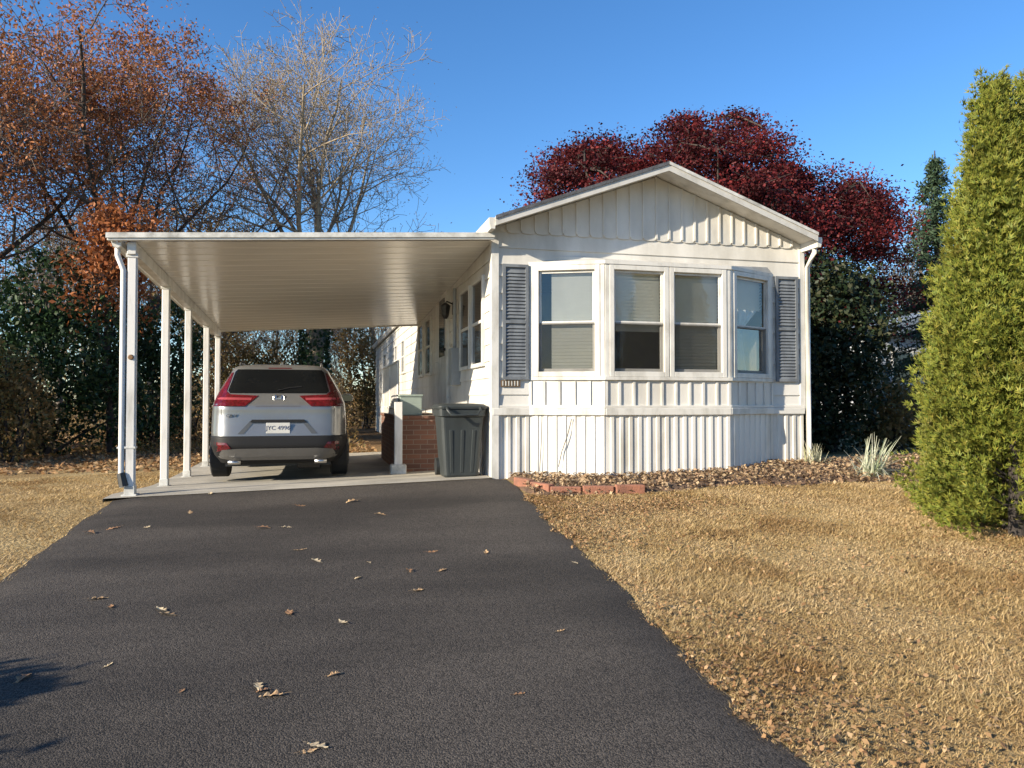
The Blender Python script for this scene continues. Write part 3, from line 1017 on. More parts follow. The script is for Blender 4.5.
def make_car(cx, cy):
    zg = g(cx, cy) + 0.035
    R = empty('parked_car', (cx, cy, zg), 'silver SUV parked tail-first towards us under the white carport', 'car')
    Z = [.26, .36, .50, .66, .80, .95, 1.03, 1.08, 1.13, 1.26, 1.40, 1.53, 1.565, 1.60, 1.63, 1.665, 1.685]
    Wd = [.83, .89, .92, .928, .928, .922, .915, .908, .895, .845, .775, .70, .685, .665, .64, .58, .42]
    YR = [.13, .06, .0, .02, .05, .07, .07, .085, .12, .215, .325, .40, .425, .445, .47, .56, .82]
    YF = [4.35, 4.50, 4.56, 4.56, 4.53, 4.42, 4.25, 3.72, 3.58, 3.20, 2.85, 2.50, 2.40, 2.3, 2.18, 2.0, 1.7]
    NX = [6, 7, 8, 8, 8, 8, 8, 8, 7.5, 7, 7, 7, 7, 7, 6.5, 6, 5]
    W_ = lambda z: np.interp(z, Z, Wd); Yr = lambda z: np.interp(z, Z, YR); Yf = lambda z: np.interp(z, Z, YF); Nn = lambda z: np.interp(z, Z, NX)

    def rear(x, z):
        wv, yr, yf, n = W_(z), Yr(z), Yf(z), Nn(z)
        b = (yf - yr) / 2
        t = min(abs(x / wv), 0.9995)
        return (yr + yf) / 2 - b * (1 - t ** n) ** (1 / n)

    def side(y, z):
        wv, yr, yf, n = W_(z), Yr(z), Yf(z), Nn(z)
        b = (yf - yr) / 2; t = min(abs((y - (yr + yf) / 2) / b), 0.999)
        return wv * (1 - t ** n) ** (1 / n)

    def outline(z, ex=0.0, m=112):
        wv, yr, yf, n = W_(z) + ex, Yr(z) - ex, Yf(z) + ex, Nn(z)
        yc, b = (yr + yf) / 2, (yf - yr) / 2
        pts = []
        for i in range(m):
            a = 2 * math.pi * i / m
            c, s = math.cos(a), math.sin(a)
            pts.append((wv * math.copysign(abs(c) ** (2 / n), c), yc + b * math.copysign(abs(s) ** (2 / n), s), z))
        return pts

    def loft(zs, ex, name, mat):
        rings = [outline(z, ex) for z in zs]
        n = len(rings[0]); V = [p for r_ in rings for p in r_]
        Fc = [(i * n + k, i * n + (k + 1) % n, (i + 1) * n + (k + 1) % n, (i + 1) * n + k) for i in range(len(rings) - 1) for k in range(n)]
        Fc += [tuple(range(n - 1, -1, -1)), tuple((len(rings) - 1) * n + k for k in range(n))]
        mb = MB(); mb.add(V, Fc)
        return mb.build(name, mat, R, smooth=True, off=(0, 0, 0))

    zs = list(np.arange(.60, 1.685, .0285)) + [1.685]
    body = loft(zs, 0.0, 'body', SILVER)
    loft(list(np.arange(.25, .655, .03)), 0.008, 'lower_cladding', CLAD)

    def patch(poly, name, mat, parent, off=0.006, side_of=None, step=0.05):
        bm = bmesh.new()
        vs = [bm.verts.new((p[0], 0, p[1])) for p in poly]
        bm.faces.new(vs)
        bmesh.ops.triangulate(bm, faces=bm.faces[:])
        for ax in (0, 2):
            lo = min(p[0 if ax == 0 else 1] for p in poly); hi = max(p[0 if ax == 0 else 1] for p in poly)
            k = lo + step
            while k < hi:
                nrm = (1, 0, 0) if ax == 0 else (0, 0, 1)
                co = (k, 0, 0) if ax == 0 else (0, 0, k)
                bmesh.ops.bisect_plane(bm, geom=bm.verts[:] + bm.edges[:] + bm.faces[:], dist=1e-5, plane_co=co, plane_no=nrm)
                k += step
        r = bmesh.ops.extrude_face_region(bm, geom=bm.faces[:])
        ext = {e for e in r['geom'] if isinstance(e, bmesh.types.BMVert)}
        for v in bm.verts:
            d = off if v in ext else -0.012
            if side_of is None:
                v.co.y = rear(v.co.x, v.co.z) - d
            else:
                y = v.co.x
                v.co = (side_of * (side(y, v.co.z) + d), y, v.co.z)
        bmesh.ops.recalc_face_normals(bm, faces=bm.faces)
        me = bpy.data.meshes.new(name); bm.to_mesh(me); bm.free()
        me.materials.append(mat)
        o = bpy.data.objects.new(name, me); COL.objects.link(o); o.parent = parent
        return o

    mir = lambda P_: [(-x, z) for x, z in P_][::-1]
    patch([(-.64, 1.245), (.64, 1.245), (.67, 1.28), (.60, 1.56), (.565, 1.595), (-.565, 1.595), (-.60, 1.56), (-.67, 1.28)], 'rear_window', BACKGLASS, R, 0.005)
    TL = [(.27, 1.21), (.64, 1.23), (.690, 1.275), (.622, 1.55), (.655, 1.55), (.77, 1.33), (.84, 1.235), (.885, 1.12), (.86, 1.06), (.43, 1.06)]
    for P_ in (TL, mir(TL)):
        tl = patch(P_, 'tail_light', REDL, R, 0.012)
        sx = 1 if P_ is TL else -1
        S = [(.36, 1.145), (.80, 1.155), (.82, 1.185), (.35, 1.18)]
        patch(S if sx > 0 else mir(S), 'light_bar', M('lens_bar', (0.30, 0.05, 0.06), 0.25), tl, 0.016)
    patch([(-.52, .67), (-.36, .855), (.36, .855), (.52, .67), (.44, .67), (.33, .815), (-.33, .815), (-.44, .67)], 'plate_recess_shade', SHADE_LETTER_GREY, R, 0.004)  # dark grey strip paints the shade of the plate recess
    patch([(-.36, .835), (-.34, .87), (.34, .87), (.36, .835)], 'tailgate_handle_strip', CLAD, R, 0.02)
    patch([(-.30, 1.05), (.30, 1.05), (.28, 1.066), (-.28, 1.066)], 'crease', GARN, R, 0.003)
    for s in (1, -1):
        L_ = [(.735, .68), (.74, .68), (.745, 1.06), (.738, 1.06)]
        patch(L_ if s > 0 else mir(L_), 'tailgate_gap', CLAD, R, 0.003)
        Rf = [(.60, .47), (.66, .55), (.86, .56), (.875, .45), (.80, .42)]
        patch(Rf if s > 0 else mir(Rf), 'reflector', REDL, R, 0.02)
        wn = [(.75, 1.16), (3.1, 1.14), (2.85, 1.36), (2.45, 1.50), (1.1, 1.50)]
        patch(wn if s > 0 else wn, 'side_window', DARKGLASS, R, 0.004, side_of=s, step=.12)
    patch([(-.80, .33), (-.72, .45), (-.5, .465), (.5, .465), (.72, .45), (.80, .33), (.6, .30), (-.6, .30)], 'bumper_garnish', GARN, R, 0.022)
    for s in (-.56, .56):
        mb = MB(); mb.tube([(s - .08, .05, .275), (s + .08, .05, .275)], .03, 10); mb.build('tailpipe', CHROME, R, smooth=True, off=(0, 0, 0))
    # plate
    y = rear(0, .75) - .012
    mb = MB(); mb.box(-.155, .155, y - .008, y + .004, .675, .825); pl = mb.build('licence_plate', PLATEW, R, bevel=0.004, off=(0, 0, 0))
    rot = Matrix.Rotation(rad(90), 3, 'X').to_quaternion()
    text_mesh('plate_letters', 'JYC 4996', .082, (0, y - .0095, .75), rot, INK, pl, .001)
    ye = rear(0, 1.17) - .01
    mb = MB()
    for s in (-1, 1):
        mb.hexa([(s * .03 - .009, ye - .012, 1.125), (s * .03 + .009, ye - .012, 1.125), (s * .03 + .009, ye + .03, 1.125), (s * .03 - .009, ye + .03, 1.125),
                 (s * .042 - .009, ye + .02, 1.215), (s * .042 + .009, ye + .02, 1.215), (s * .042 + .009, ye + .06, 1.215), (s * .042 - .009, ye + .06, 1.215)])
    mb.box(-.03, .03, ye - .002, ye + .03, 1.16, 1.175)
    ring = [(0.068 * math.copysign(abs(math.cos(a)) ** .6, math.cos(a)), ye + .005 + (0.055 * math.sin(a)) * .35, 1.17 + .055 * math.copysign(abs(math.sin(a)) ** .6, math.sin(a))) for a in np.linspace(0, 2 * math.pi, 25)]
    mb.tube(ring, .006, 6, cap=False)
    mb.build('emblem', CHROME, R, off=(0, 0, 0))
    yl = rear(-.58, .92) - .006
    rt = Matrix.Rotation(rad(90), 3, 'X').to_quaternion()
    text_mesh('model_letters', 'CR-V', .062, (-.60, yl - .004, .925), rt, SHADE_LETTER_GREY, R, .004)
    mb = MB(); mb.tube([(-.02, rear(0, 1.29) - .02, 1.285), (.14, rear(.1, 1.33) - .015, 1.325), (.30, rear(.3, 1.34) - .012, 1.34)], .009, 6); mb.build('rear_wiper', BLACKMETAL, R, off=(0, 0, 0))
    patch([(-.16, 1.61), (.16, 1.61), (.15, 1.622), (-.15, 1.622)], 'brake_light', REDL, R, 0.006)
    mb = MB(); mb.add([(-.025, 1.0, 1.675), (.025, 1.0, 1.675), (.008, 1.02, 1.735), (-.008, 1.02, 1.735), (-.02, 1.2, 1.675), (.02, 1.2, 1.675)], [(0, 1, 2, 3), (1, 5, 2), (0, 3, 4), (3, 2, 5, 4), (0, 4, 5, 1)]); mb.build('antenna_fin', SILVER, R, off=(0, 0, 0))
    for s in (-1, 1):
        mb = MB(); mb.tube([(s * .56, .75, 1.66), (s * .565, .85, 1.705), (s * .57, 2.1, 1.705), (s * .57, 2.25, 1.655)], .014, 8); mb.build('roof_rail', GARN, R, smooth=True, off=(0, 0, 0))
        mb = MB()
        def ell(c, r_, n=10, m=12):
            V, Fc = [], []
            for i in range(n + 1):
                t = math.pi * i / n
                for j in range(m):
                    f = 2 * math.pi * j / m
                    V.append((c[0] + r_[0] * math.sin(t) * math.cos(f), c[1] + r_[1] * math.sin(t) * math.sin(f), c[2] + r_[2] * math.cos(t)))
            for i in range(n):
                for j in range(m):
                    Fc.append((i * m + j, i * m + (j + 1) % m, (i + 1) * m + (j + 1) % m, (i + 1) * m + j))
            return V, Fc
        mb.add(*ell((s * 1.0, 2.95, 1.19), (.115, .07, .085))); mo = mb.build('wing_mirror', SILVER, R, smooth=True, off=(0, 0, 0))
        mb = MB(); mb.box(s * 1.0 - .085, s * 1.0 + .085, 2.876, 2.885, 1.135, 1.245); mb.build('mirror_glass', DARKGLASS, mo, off=(0, 0, 0))
        for yw in (.92, 3.55):
            mb = MB()
            xo, xi = s * .945, s * .70
            mb.tube([(xi, yw, .345), (s * .72, yw, .345), (s * .93, yw, .345), (xo, yw, .345)], [.31, .345, .345, .31], 36)
            wh = mb.build('wheel', RUBBER, R, smooth=False, off=(0, 0, 0), bevel=0.012)
            mb = MB(); mb.tube([(xo, yw, .345), (s * .95, yw, .345)], [.23, .21], 24)
            for q in range(5):
                a = 2 * math.pi * q / 5
                mb.tube([(s * .952, yw, .345), (s * .952, yw + .2 * math.cos(a), .345 + .2 * math.sin(a))], .02, 6)
            mb.build('rim', GARN, wh, off=(0, 0, 0))
    mb = MB(); mb.box(-.7, .7, .3, 4.2, .20, .30); mb.build('underbody', BLACKMETAL, R, off=(0, 0, 0))
    mb = MB(); mb.tube([(.25, .35, .24), (.55, .35, .24)], .09, 14); mb.build('muffler', BLACKMETAL, R, off=(0, 0, 0))
    for s in (1, -1):
        H = [(-.88 * s, 0)]
        hl = MB(); hl.add(*ell((s * .72, 4.38, .88), (.16, .10, .07))); hl.build('headlight', DARKGLASS, R, smooth=True, off=(0, 0, 0))
    return R


CAR = make_car(-0.545, 10.42)
CAR.scale = (0.97, 0.965, 0.93)

# ------------------------------------------------------------------ plants: tools
def nrm(v):
    return v / (np.linalg.norm(v, axis=-1, keepdims=True) + 1e-9)


def leaves(P, n, spread, size, rng, aspect=0.55, flat=0.0, squash=1.0, fold=0.0):
    """n rhombic leaves scattered around the points P"""
    c = P[rng.integers(0, len(P), n)] + rng.normal(0, 1, (n, 3)) * np.array([spread, spread, spread * squash])
    return leaf_quads(c, size * rng.uniform(0.6, 1.3, n), rng, aspect, flat, fold)


def leaf_quads(c, s, rng, aspect=0.55, flat=0.0, fold=0.0, axis=None):
    n = len(c)
    a = nrm(rng.normal(0, 1, (n, 3))) if axis is None else nrm(axis + rng.normal(0, .35, (n, 3)))
    a[:, 2] *= (1 - flat); a = nrm(a)
    nn = nrm(rng.normal(0, 1, (n, 3)) + np.array([0, 0, flat * 4]))
    b = nrm(np.cross(nn, a))
    up = np.cross(a, b)
    s = s[:, None]
    V = np.stack([c - a * s * .5, c + b * s * aspect * .5 + up * s * fold, c + a * s * .5, c - b * s * aspect * .5 + up * s * fold], 1).reshape(-1, 3)
    F = np.arange(4 * n).reshape(-1, 4)
    return V, F


def branches(rng, base, height, r0, first=0.28, n1=9, n2=6, n3=5, n4=4, spread=55, up=0.10, l1=0.55, wander=0.10, lean=(0, 0), levels=4, ratio=0.55, tf=0.85, rk=0.5):
    """recursive tree; returns tubes [(pts, radii, level)] and tip points"""
    tubes, tips = [], []

    def grow(p, d, L, r, lev):
        segs_ = {0: 10, 1: 7, 2: 5, 3: 4, 4: 3}[lev]
        pts, rr = [p], [r]
        d = d / np.linalg.norm(d)
        for i in range(segs_):
            d = d + rng.normal(0, wander * (0.45 if lev == 0 else 1), 3) + np.array([0, 0, up if lev else 0.05])
            d = d / np.linalg.norm(d)
            p = p + d * L / segs_
            pts.append(p); rr.append(r * (1 - 0.72 * (i + 1) / segs_) if lev else r * (1 - (0.6 if tf > .8 else .965) * (i + 1) / segs_))
        tubes.append((pts, rr, lev))
        if lev == levels:
            tips.extend(pts[1:]); return
        if lev >= levels - 1:
            tips.extend(pts[2:])
        k = (n1, n2, n3, n4)[lev]
        for i in range(k):
            lo = first if lev == 0 else 0.22
            t = lo + (1 - lo) * (i + rng.uniform(0, .9)) / k
            q = t * segs_; a = int(min(q, segs_ - 1)); fr = q - a
            pp = pts[a] * (1 - fr) + pts[a + 1] * fr
            dd = pts[a + 1] - pts[a]; dd = dd / np.linalg.norm(dd)
            az = i * 2.4 + rng.uniform(-.5, .5)
            ref = np.array([1.0, 0, 0]) if abs(dd[0]) < .8 else np.array([0, 1.0, 0])
            e1 = np.cross(dd, ref); e1 /= np.linalg.norm(e1); e2 = np.cross(dd, e1)
            sp = rad(spread + rng.uniform(-14, 14)) * (1.0 if lev else 1 - 0.35 * t)
            nd = dd * math.cos(sp) + (e1 * math.cos(az) + e2 * math.sin(az)) * math.sin(sp)
            if lev == 0:
                ll = height * l1 * (1 - 0.45 * (t - lo) / (1 - lo + 1e-6)) * rng.uniform(.8, 1.1)
            else:
                ll = L * ratio * (1.15 - 0.5 * t) * rng.uniform(.75, 1.2)
            rb = rr[a] * (0.55 if lev else rk)
            grow(pp, nd, ll, max(rb, 0.004), lev + 1)

    grow(np.array(base, float), np.array([lean[0], lean[1], 1.0]), height * tf, r0, 0)
    return tubes, np.array(tips)


def tube_mesh(name, tubes, mat, parent, minr=0.0):
    Vs, Fs, k = [], [], 0
    for pts, rr, lev in tubes:
        s = (9, 6, 5, 3, 3)[lev]
        P = np.array(pts); R_ = np.maximum(np.array(rr), minr)
        T = np.gradient(P, axis=0); T = nrm(T)
        ref = np.array([0.31, 0.95, 0.05])
        A = nrm(np.cross(T, ref)); B = np.cross(T, A)
        ang = np.arange(s) * 2 * math.pi / s
        ring = P[:, None, :] + R_[:, None, None] * (np.cos(ang)[None, :, None] * A[:, None, :] + np.sin(ang)[None, :, None] * B[:, None, :])
        Vs.append(ring.reshape(-1, 3))
        m = len(P)
        i, j = np.meshgrid(np.arange(m - 1), np.arange(s), indexing='ij')
        a = (i * s + j).ravel(); b = (i * s + (j + 1) % s).ravel()
        Fs.append(np.stack([a, b, b + s, a + s], 1) + k)
        k += m * s
    return np_mesh(name, np.concatenate(Vs), np.concatenate(Fs), mat, parent, smooth=True)


def tree(name, label, cat, x, y, seed, bark, leafm=None, nleaf=0, lsize=.1, lspread=.2, group=None, minr=0.006, leaf_filter=None, bark2=None, **kw):
    bark2 = bark2 or bark
    rng = np.random.default_rng(seed)
    R = empty(name, (x, y, g(x, y)), label, cat, group)
    tb, tips = branches(rng, (0, 0, -0.1), **kw)
    tube_mesh('trunk', [t for t in tb if t[2] <= 1], bark, R)
    tube_mesh('limbs', [t for t in tb if t[2] > 1], bark2, R, minr)
    if leafm is not None:
        P = tips if leaf_filter is None else tips[leaf_filter(tips, rng)]
        np_mesh('crown', *leaves(P, nleaf, lspread, lsize, rng), leafm, R)
    return R


# ---- leaf colours
RUST = leafmat('rust_leaves', [(0.20, 0.075, 0.035), (0.36, 0.14, 0.055), (0.27, 0.12, 0.06), (0.42, 0.19, 0.08)], .3)
ORANGE = leafmat('orange_leaves', [(0.27, 0.085, 0.032), (0.38, 0.14, 0.05), (0.25, 0.10, 0.04)], .35)
MAROON = leafmat('maroon_leaves', [(0.075, 0.012, 0.014), (0.15, 0.019, 0.021), (0.046, 0.010, 0.011), (0.25, 0.034, 0.034)], .3)
TANL = leafmat('tan_leaves', [(0.30, 0.22, 0.12), (0.22, 0.15, 0.08), (0.38, 0.30, 0.18)], .3)
OLIVEBROWN = leafmat('olive_brown_leaves', [(0.16, 0.13, 0.05), (0.22, 0.14, 0.06), (0.11, 0.10, 0.04), (0.26, 0.17, 0.08)], .3)
DARKGREEN = leafmat('dark_green_leaves', [(0.012, 0.028, 0.012), (0.022, 0.050, 0.018), (0.035, 0.062, 0.022)], .12, .45)
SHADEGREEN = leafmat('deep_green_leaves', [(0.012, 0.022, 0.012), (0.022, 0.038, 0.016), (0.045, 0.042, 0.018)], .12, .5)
SPRUCE = leafmat('spruce_needles', [(0.03, 0.055, 0.03), (0.05, 0.085, 0.045), (0.04, 0.06, 0.03)], .1)
ARBOR = leafmat('arborvitae_sprays', [(0.105, 0.145, 0.024), (0.17, 0.20, 0.032), (0.24, 0.24, 0.04), (0.085, 0.12, 0.026), (0.28, 0.25, 0.05)], .25)
GRASSB = leafmat('dormant_grass_blades', [(0.49, 0.375, 0.21), (0.63, 0.51, 0.31), (0.41, 0.295, 0.155), (0.56, 0.43, 0.24), (0.35, 0.285, 0.135)], .25)
LITTER = leafmat('dry_leaf_litter', [(0.27, 0.15, 0.07), (0.38, 0.24, 0.12), (0.20, 0.105, 0.05), (0.46, 0.32, 0.18)], .2)
BEDLEAF = leafmat('bed_leaf_litter', [(0.22, 0.135, 0.08), (0.34, 0.225, 0.13), (0.44, 0.33, 0.20), (0.15, 0.09, 0.055)], .15)

def patches(m, scale, c0, c1, c2, p0=.34, p1=.62):
    """broad patches of another colour across a plant or a lawn"""
    nt = m.node_tree; L = nt.links.new
    tc = N(nt, 'ShaderNodeTexCoord'); no = N(nt, 'ShaderNodeTexNoise'); no.inputs['Scale'].default_value = scale; no.inputs['Detail'].default_value = 5
    L(tc.outputs['Object'], no.inputs['Vector'])
    cr = N(nt, 'ShaderNodeValToRGB'); e = cr.color_ramp.elements
    e[0].position = p0; e[0].color = c4(c0); e[1].position = p1; e[1].color = c4(c2)
    q = e.new((p0 + p1) / 2); q.color = c4(c1)
    L(no.outputs['Fac'], cr.inputs[0])
    ramp = [x for x in nt.nodes if x.type == 'VALTORGB' and x != cr][0]
    mx = N(nt, 'ShaderNodeMix', data_type='RGBA'); mx.blend_type = 'MULTIPLY'; mx.inputs[0].default_value = 1
    tg = [l.to_socket for l in ramp.outputs[0].links]
    L(ramp.outputs[0], mx.inputs[6]); L(cr.outputs[0], mx.inputs[7])
    for t in tg: L(mx.outputs[2], t)


patches(GRASSB, 1.1, (.66, .53, .40), (.95, .88, .74), (1.06, 1.0, .93))
patches(MAROON, .75, (.42, .45, .5), (.85, .85, .85), (1.35, 1.25, 1.2), .38, .66)
patches(RUST, .55, (.55, .5, .5), (.95, .95, .9), (1.2, 1.15, 1.1))
patches(ARBOR, 3.2, (.72, .62, .55), (1, 1, .95), (1.1, 1.08, 1.0), .3, .6)
patches(OLIVEBROWN, .6, (.6, .7, .5), (1, .95, .9), (1.3, 1.15, 1.0))

# ---- trees
x, y = at(314, 26)
bare = tree('bare_tree', 'pale leafless tree with a thick trunk rising straight behind the carport roof', 'tree', x, y, 12, BARK_PALE, TANL, 9000, .07, .22, height=15.4, r0=.38, n1=15, n2=8, n3=7, n4=5, first=.40, spread=52, l1=.47, up=.075, minr=.008, tf=.62, rk=.5, wander=.11)
rng = np.random.default_rng(5)
th = rng.uniform(0, 2 * math.pi, 2600); hz = rng.uniform(.2, 4.8, 2600)
iv = np.stack([np.cos(th) * .45, np.sin(th) * .45, hz], 1) + rng.normal(0, .07, (2600, 3))
np_mesh('ivy', *leaf_quads(iv, rng.uniform(.09, .18, 2600), rng, .8), DARKGREEN, bare)

x, y = at(122, 23)
def oakf(t, r):   # leaves cling to the top and to the left, the heart of the crown is bare
    rel = (t[:, 2] - 8.0) / 4.5 - t[:, 0] / 8
    return r.uniform(0, 1, len(t)) < np.clip(.16 + .5 * rel, .03, 1)
tree('oak_tree', 'tall oak holding rust brown leaves above the left end of the carport', 'tree', x, y, 21, BARK_DARK, RUST, 36000, .092, .17, bark2=BARK, leaf_filter=oakf, height=14.5, r0=.38, n1=10, n2=6, n3=6, n4=5, first=.50, spread=55, l1=.60, up=.055, minr=.009, tf=.45, rk=.62, wander=.14)
x, y = at(-75, 21)
tree('oak_tree', 'oak with dense russet crown at the left edge of the view', 'tree', x, y, 33, BARK_DARK, RUST, 46000, .10, .20, bark2=BARK, height=14.0, r0=.32, n1=13, n2=8, n3=7, n4=5, first=.4, spread=58, l1=.56, up=.05, minr=.010, tf=.55, rk=.6, wander=.14)
x, y = at(112, 18.5)
tree('beech_tree', 'small orange leaved tree peeking over the left corner of the carport', 'tree', x, y, 41, BARK_DARK, ORANGE, 5200, .13, .2, height=5.8, r0=.10, n1=9, n2=6, n3=5, levels=3, first=.45, spread=50, l1=.36, minr=.008)
x, y = at(228, 30)
tree('half_bare_tree', 'small tree with thin tan leaves between the oak and the pale leafless tree', 'tree', x, y, 47, BARK_DARK, OLIVEBROWN, 6000, .14, .3, height=8.2, r0=.18, n1=10, n2=6, n3=5, n4=4, first=.3, spread=52, l1=.45, minr=.011)

# the maroon maple behind the home: layered sprays of leaves on spreading limbs
def red_maple():
    rng = np.random.default_rng(58)
    fw = 16.6
    x, y = at(712, fw)
    R = empty('red_maple', (x, y, g(x, y)), 'dark maroon leaved maple spreading behind the gable roof', 'tree')
    z0 = g(x, y)
    ox = [532, 552, 600, 650, 680, 745, 770, 792, 840, 880, 897]
    oy = [185, 150, 132, 140, 112, 100, 128, 166, 160, 190, 240]
    cl = []
    for i in range(450):
        px = rng.uniform(545, 884)
        ty = np.interp(px, ox, oy) + 8
        edge = min(1.0, min(px - 520, 900 - px) / 90)
        dep = rng.uniform(-1, 1) * 3.4 * math.sqrt(edge)
        lo = 265 if px < 800 else 330
        v = rng.uniform(0, 1) ** 1.5
        dep *= 1 if i < 330 else .35
        py = ty + v * (lo - ty)
        f = fw + dep
        d = ray(px, py)
        c = d * f
        # crown falls away towards its front and back
        cz = EYE + c[2] - .10 * dep * dep * (1 - v) * .9
        cl.append((c[0] - x, c[1] - y, cz - z0))
    C = np.array(cl)
    k = 400
    P = []
    for c in C:
        r = rng.uniform(.35, .75)
        q = rng.normal(0, 1, (k, 3)) * np.array([r * .55, r * .55, r * .22])
        q[:, 2] -= .25 * (np.hypot(q[:, 0], q[:, 1])) ** 2 / r
        P.append(c + q)
    P = np.concatenate(P)
    V, F = leaf_quads(P, rng.uniform(.035, .082, len(P)), rng, .75, .3, .1)
    np_mesh('crown', V, F, MAROON, R)
    tb = [([np.array([0, 0, -.1]), np.array([.05, 0, .8]), np.array([0, .05, 1.7])], [.24, .2, .17], 0)]
    limbs = C[rng.permutation(len(C))[:26]]
    ends = []
    for e in limbs:
        s_ = np.array([0, 0, rng.uniform(1.2, 1.8)])
        m1 = s_ + (e - s_) * .35 + np.array([0, 0, .35]); m2 = s_ + (e - s_) * .7 + rng.normal(0, .15, 3) + np.array([0, 0, .2])
        tb.append(([s_, m1, m2, e], [.09, .06, .035, .012], 1)); ends += [m1, m2, e]
    tube_mesh('trunk', tb, BARK_DARK, R)
    E = np.array(ends); tw = []
    for c in C:
        n_ = E[np.argmin(((E - c) ** 2).sum(1))]
        m = (n_ + c) / 2 + rng.normal(0, .08, 3)
        tw.append(([n_, m, c], [.03, .018, .006], 2))
        for _ in range(4):
            e = c + rng.normal(0, 1, 3) * np.array([.28, .28, .12])
            tw.append(([c, (c + e) / 2 + rng.normal(0, .03, 3), e], [.009, .007, .004], 3))
    tube_mesh('limbs', tw, BARK_DARK, R)
red_maple()


# ---- leafy shrubs and evergreens
def blob_leaves(rng, blobs, n, size, **kw):
    P = []
    tot = sum(b[3] * b[4] * b[5] for b in blobs)
    for (bx, by, bz, rx, ry, rz) in blobs:
        k = max(30, int(n * (rx * ry * rz) / tot))
        d = nrm(rng.normal(0, 1, (k, 3)))
        rr = rng.uniform(.45, 1, k)[:, None] ** .5
        ph = rng.uniform(0, 6, 3)
        lump = 1 + .16 * np.sin(d @ np.array([5, 3, 4]) * 2 + ph[0]) + .12 * np.sin(d @ np.array([-4, 6, 5]) * 2 + ph[1])
        P.append(np.array([bx, by, bz]) + d * rr * lump[:, None] * np.array([rx, ry, rz]))
    P = np.concatenate(P)
    P = P[P[:, 2] > 0.03]
    return leaf_quads(P, size * rng.uniform(.6, 1.35, len(P)), rng, **kw)


def shrub(name, label, cat, x, y, seed, blobs, n, size, mat, bark=BARK_DARK, group=None, stems=7, **kw):
    rng = np.random.default_rng(seed)
    R = empty(name, (x, y, g(x, y)), label, cat, group)
    np_mesh('foliage', *blob_leaves(rng, blobs, n, size, **kw), mat, R)
    tb = []
    top = max(b[2] for b in blobs)
    for i in range(stems):
        b = blobs[i % len(blobs)]
        e = np.array([b[0], b[1], b[2]]) + rng.normal(0, .25, 3) * np.array([b[3], b[4], b[5]])
        s = np.array([rng.normal(0, .1), rng.normal(0, .1), -.1])
        mid = (s + e) / 2 + rng.normal(0, .08, 3)
        tb.append(([s, mid, e], [.045, .03, .012], 2))
    tube_mesh('stem', tb, bark, R)
    return R


rng = np.random.default_rng(3)
x, y = at(48, 18.0)
shrub('evergreen_tree', 'broad dark holly-like evergreen beneath the orange tree at left', 'tree', x, y, 61,
      [(0, 0, 1.9, 1.5, 1.3, 1.8), (-.9, .2, 2.8, 1.1, 1.1, 1.3), (.8, -.1, 2.6, 1.0, 1.0, 1.5), (0, 0, 3.9, 1.0, .9, 1.1), (1.4, .2, 1.3, .8, .8, 1.2), (-1.5, 0, 1.4, 1.0, .9, 1.3)], 15000, .13, DARKGREEN)
x, y = at(150, 20.5)
shrub('evergreen_tree', 'dark evergreen seen between the two front carport posts', 'tree', x, y, 62,
      [(0, 0, 1.6, 1.2, 1.2, 1.6), (.6, 0, 2.9, 1.0, 1.0, 1.3), (-.8, 0, 2.6, .9, .9, 1.4)], 9000, .13, DARKGREEN)
x, y = at(16, 16.0)
shrub('brown_shrub', 'olive brown shrub at the far left below the dark evergreen', 'shrub', x, y, 63,
      [(0, 0, .9, .8, .7, .9), (-.7, .1, 1.2, .8, .7, 1.0), (-.2, 0, 1.8, .6, .6, .7)], 5200, .10, OLIVEBROWN)
x, y = at(195, 24)
shrub('brown_shrub', 'tan twiggy shrub behind the slim rear posts of the carport', 'shrub', x, y, 64,
      [(0, 0, .9, 1.2, .8, 1.0), (1.0, .1, .7, .9, .7, .8), (-1.1, 0, .8, 1.0, .8, .9)], 5000, .10, TANL)
x, y = at(255, 27)
shrub('brown_shrub', 'tall olive brown thicket rising behind the silver car', 'shrub', x, y, 65,
      [(0, 0, 1.6, 1.5, 1.0, 1.6), (-1.2, 0, 2.4, 1.2, 1.0, 1.5), (1.0, 0, 2.3, 1.0, .9, 1.3)], 9000, .12, OLIVEBROWN)
x, y = at(366, 31)
shrub('evergreen_shrub', 'green shrub beyond the car beside the far end of the home', 'shrub', x, y, 66,
      [(0, 0, 2.2, 1.0, 1.0, 1.6), (-.5, 0, 3.4, .8, .8, 1.0), (.6, 0, 1.2, 1.0, .9, 1.0)], 5000, .13, OLIVEBROWN)
x, y = at(345, 34)
shrub('brown_shrub', 'low brown brush in the gap between the car and the brick porch', 'shrub', x, y, 67,
      [(0, 0, .8, 1.4, .8, .9), (.9, 0, .7, 1.0, .8, .9), (-.6, 0, 1.5, 1.0, .8, 1.2)], 6000, .11, TANL)

# right side: shaded evergreens behind the corner of the home
x, y = at(828, 13.5)
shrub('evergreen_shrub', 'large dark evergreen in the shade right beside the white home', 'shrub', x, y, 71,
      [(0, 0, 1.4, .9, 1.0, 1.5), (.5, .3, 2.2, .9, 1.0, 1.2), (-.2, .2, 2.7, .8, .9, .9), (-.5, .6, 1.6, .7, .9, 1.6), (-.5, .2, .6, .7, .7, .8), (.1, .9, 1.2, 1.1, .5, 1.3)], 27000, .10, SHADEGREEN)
x, y = at(893, 14.0)
shrub('evergreen_shrub', 'olive tinged shrub in the shade beside the tall yellow-green conifer', 'shrub', x, y, 72,
      [(0, 0, .55, .8, .7, .65), (-.5, 0, .75, .6, .6, .7), (.5, .2, .6, .7, .7, .65)], 5500, .09, OLIVEBROWN)

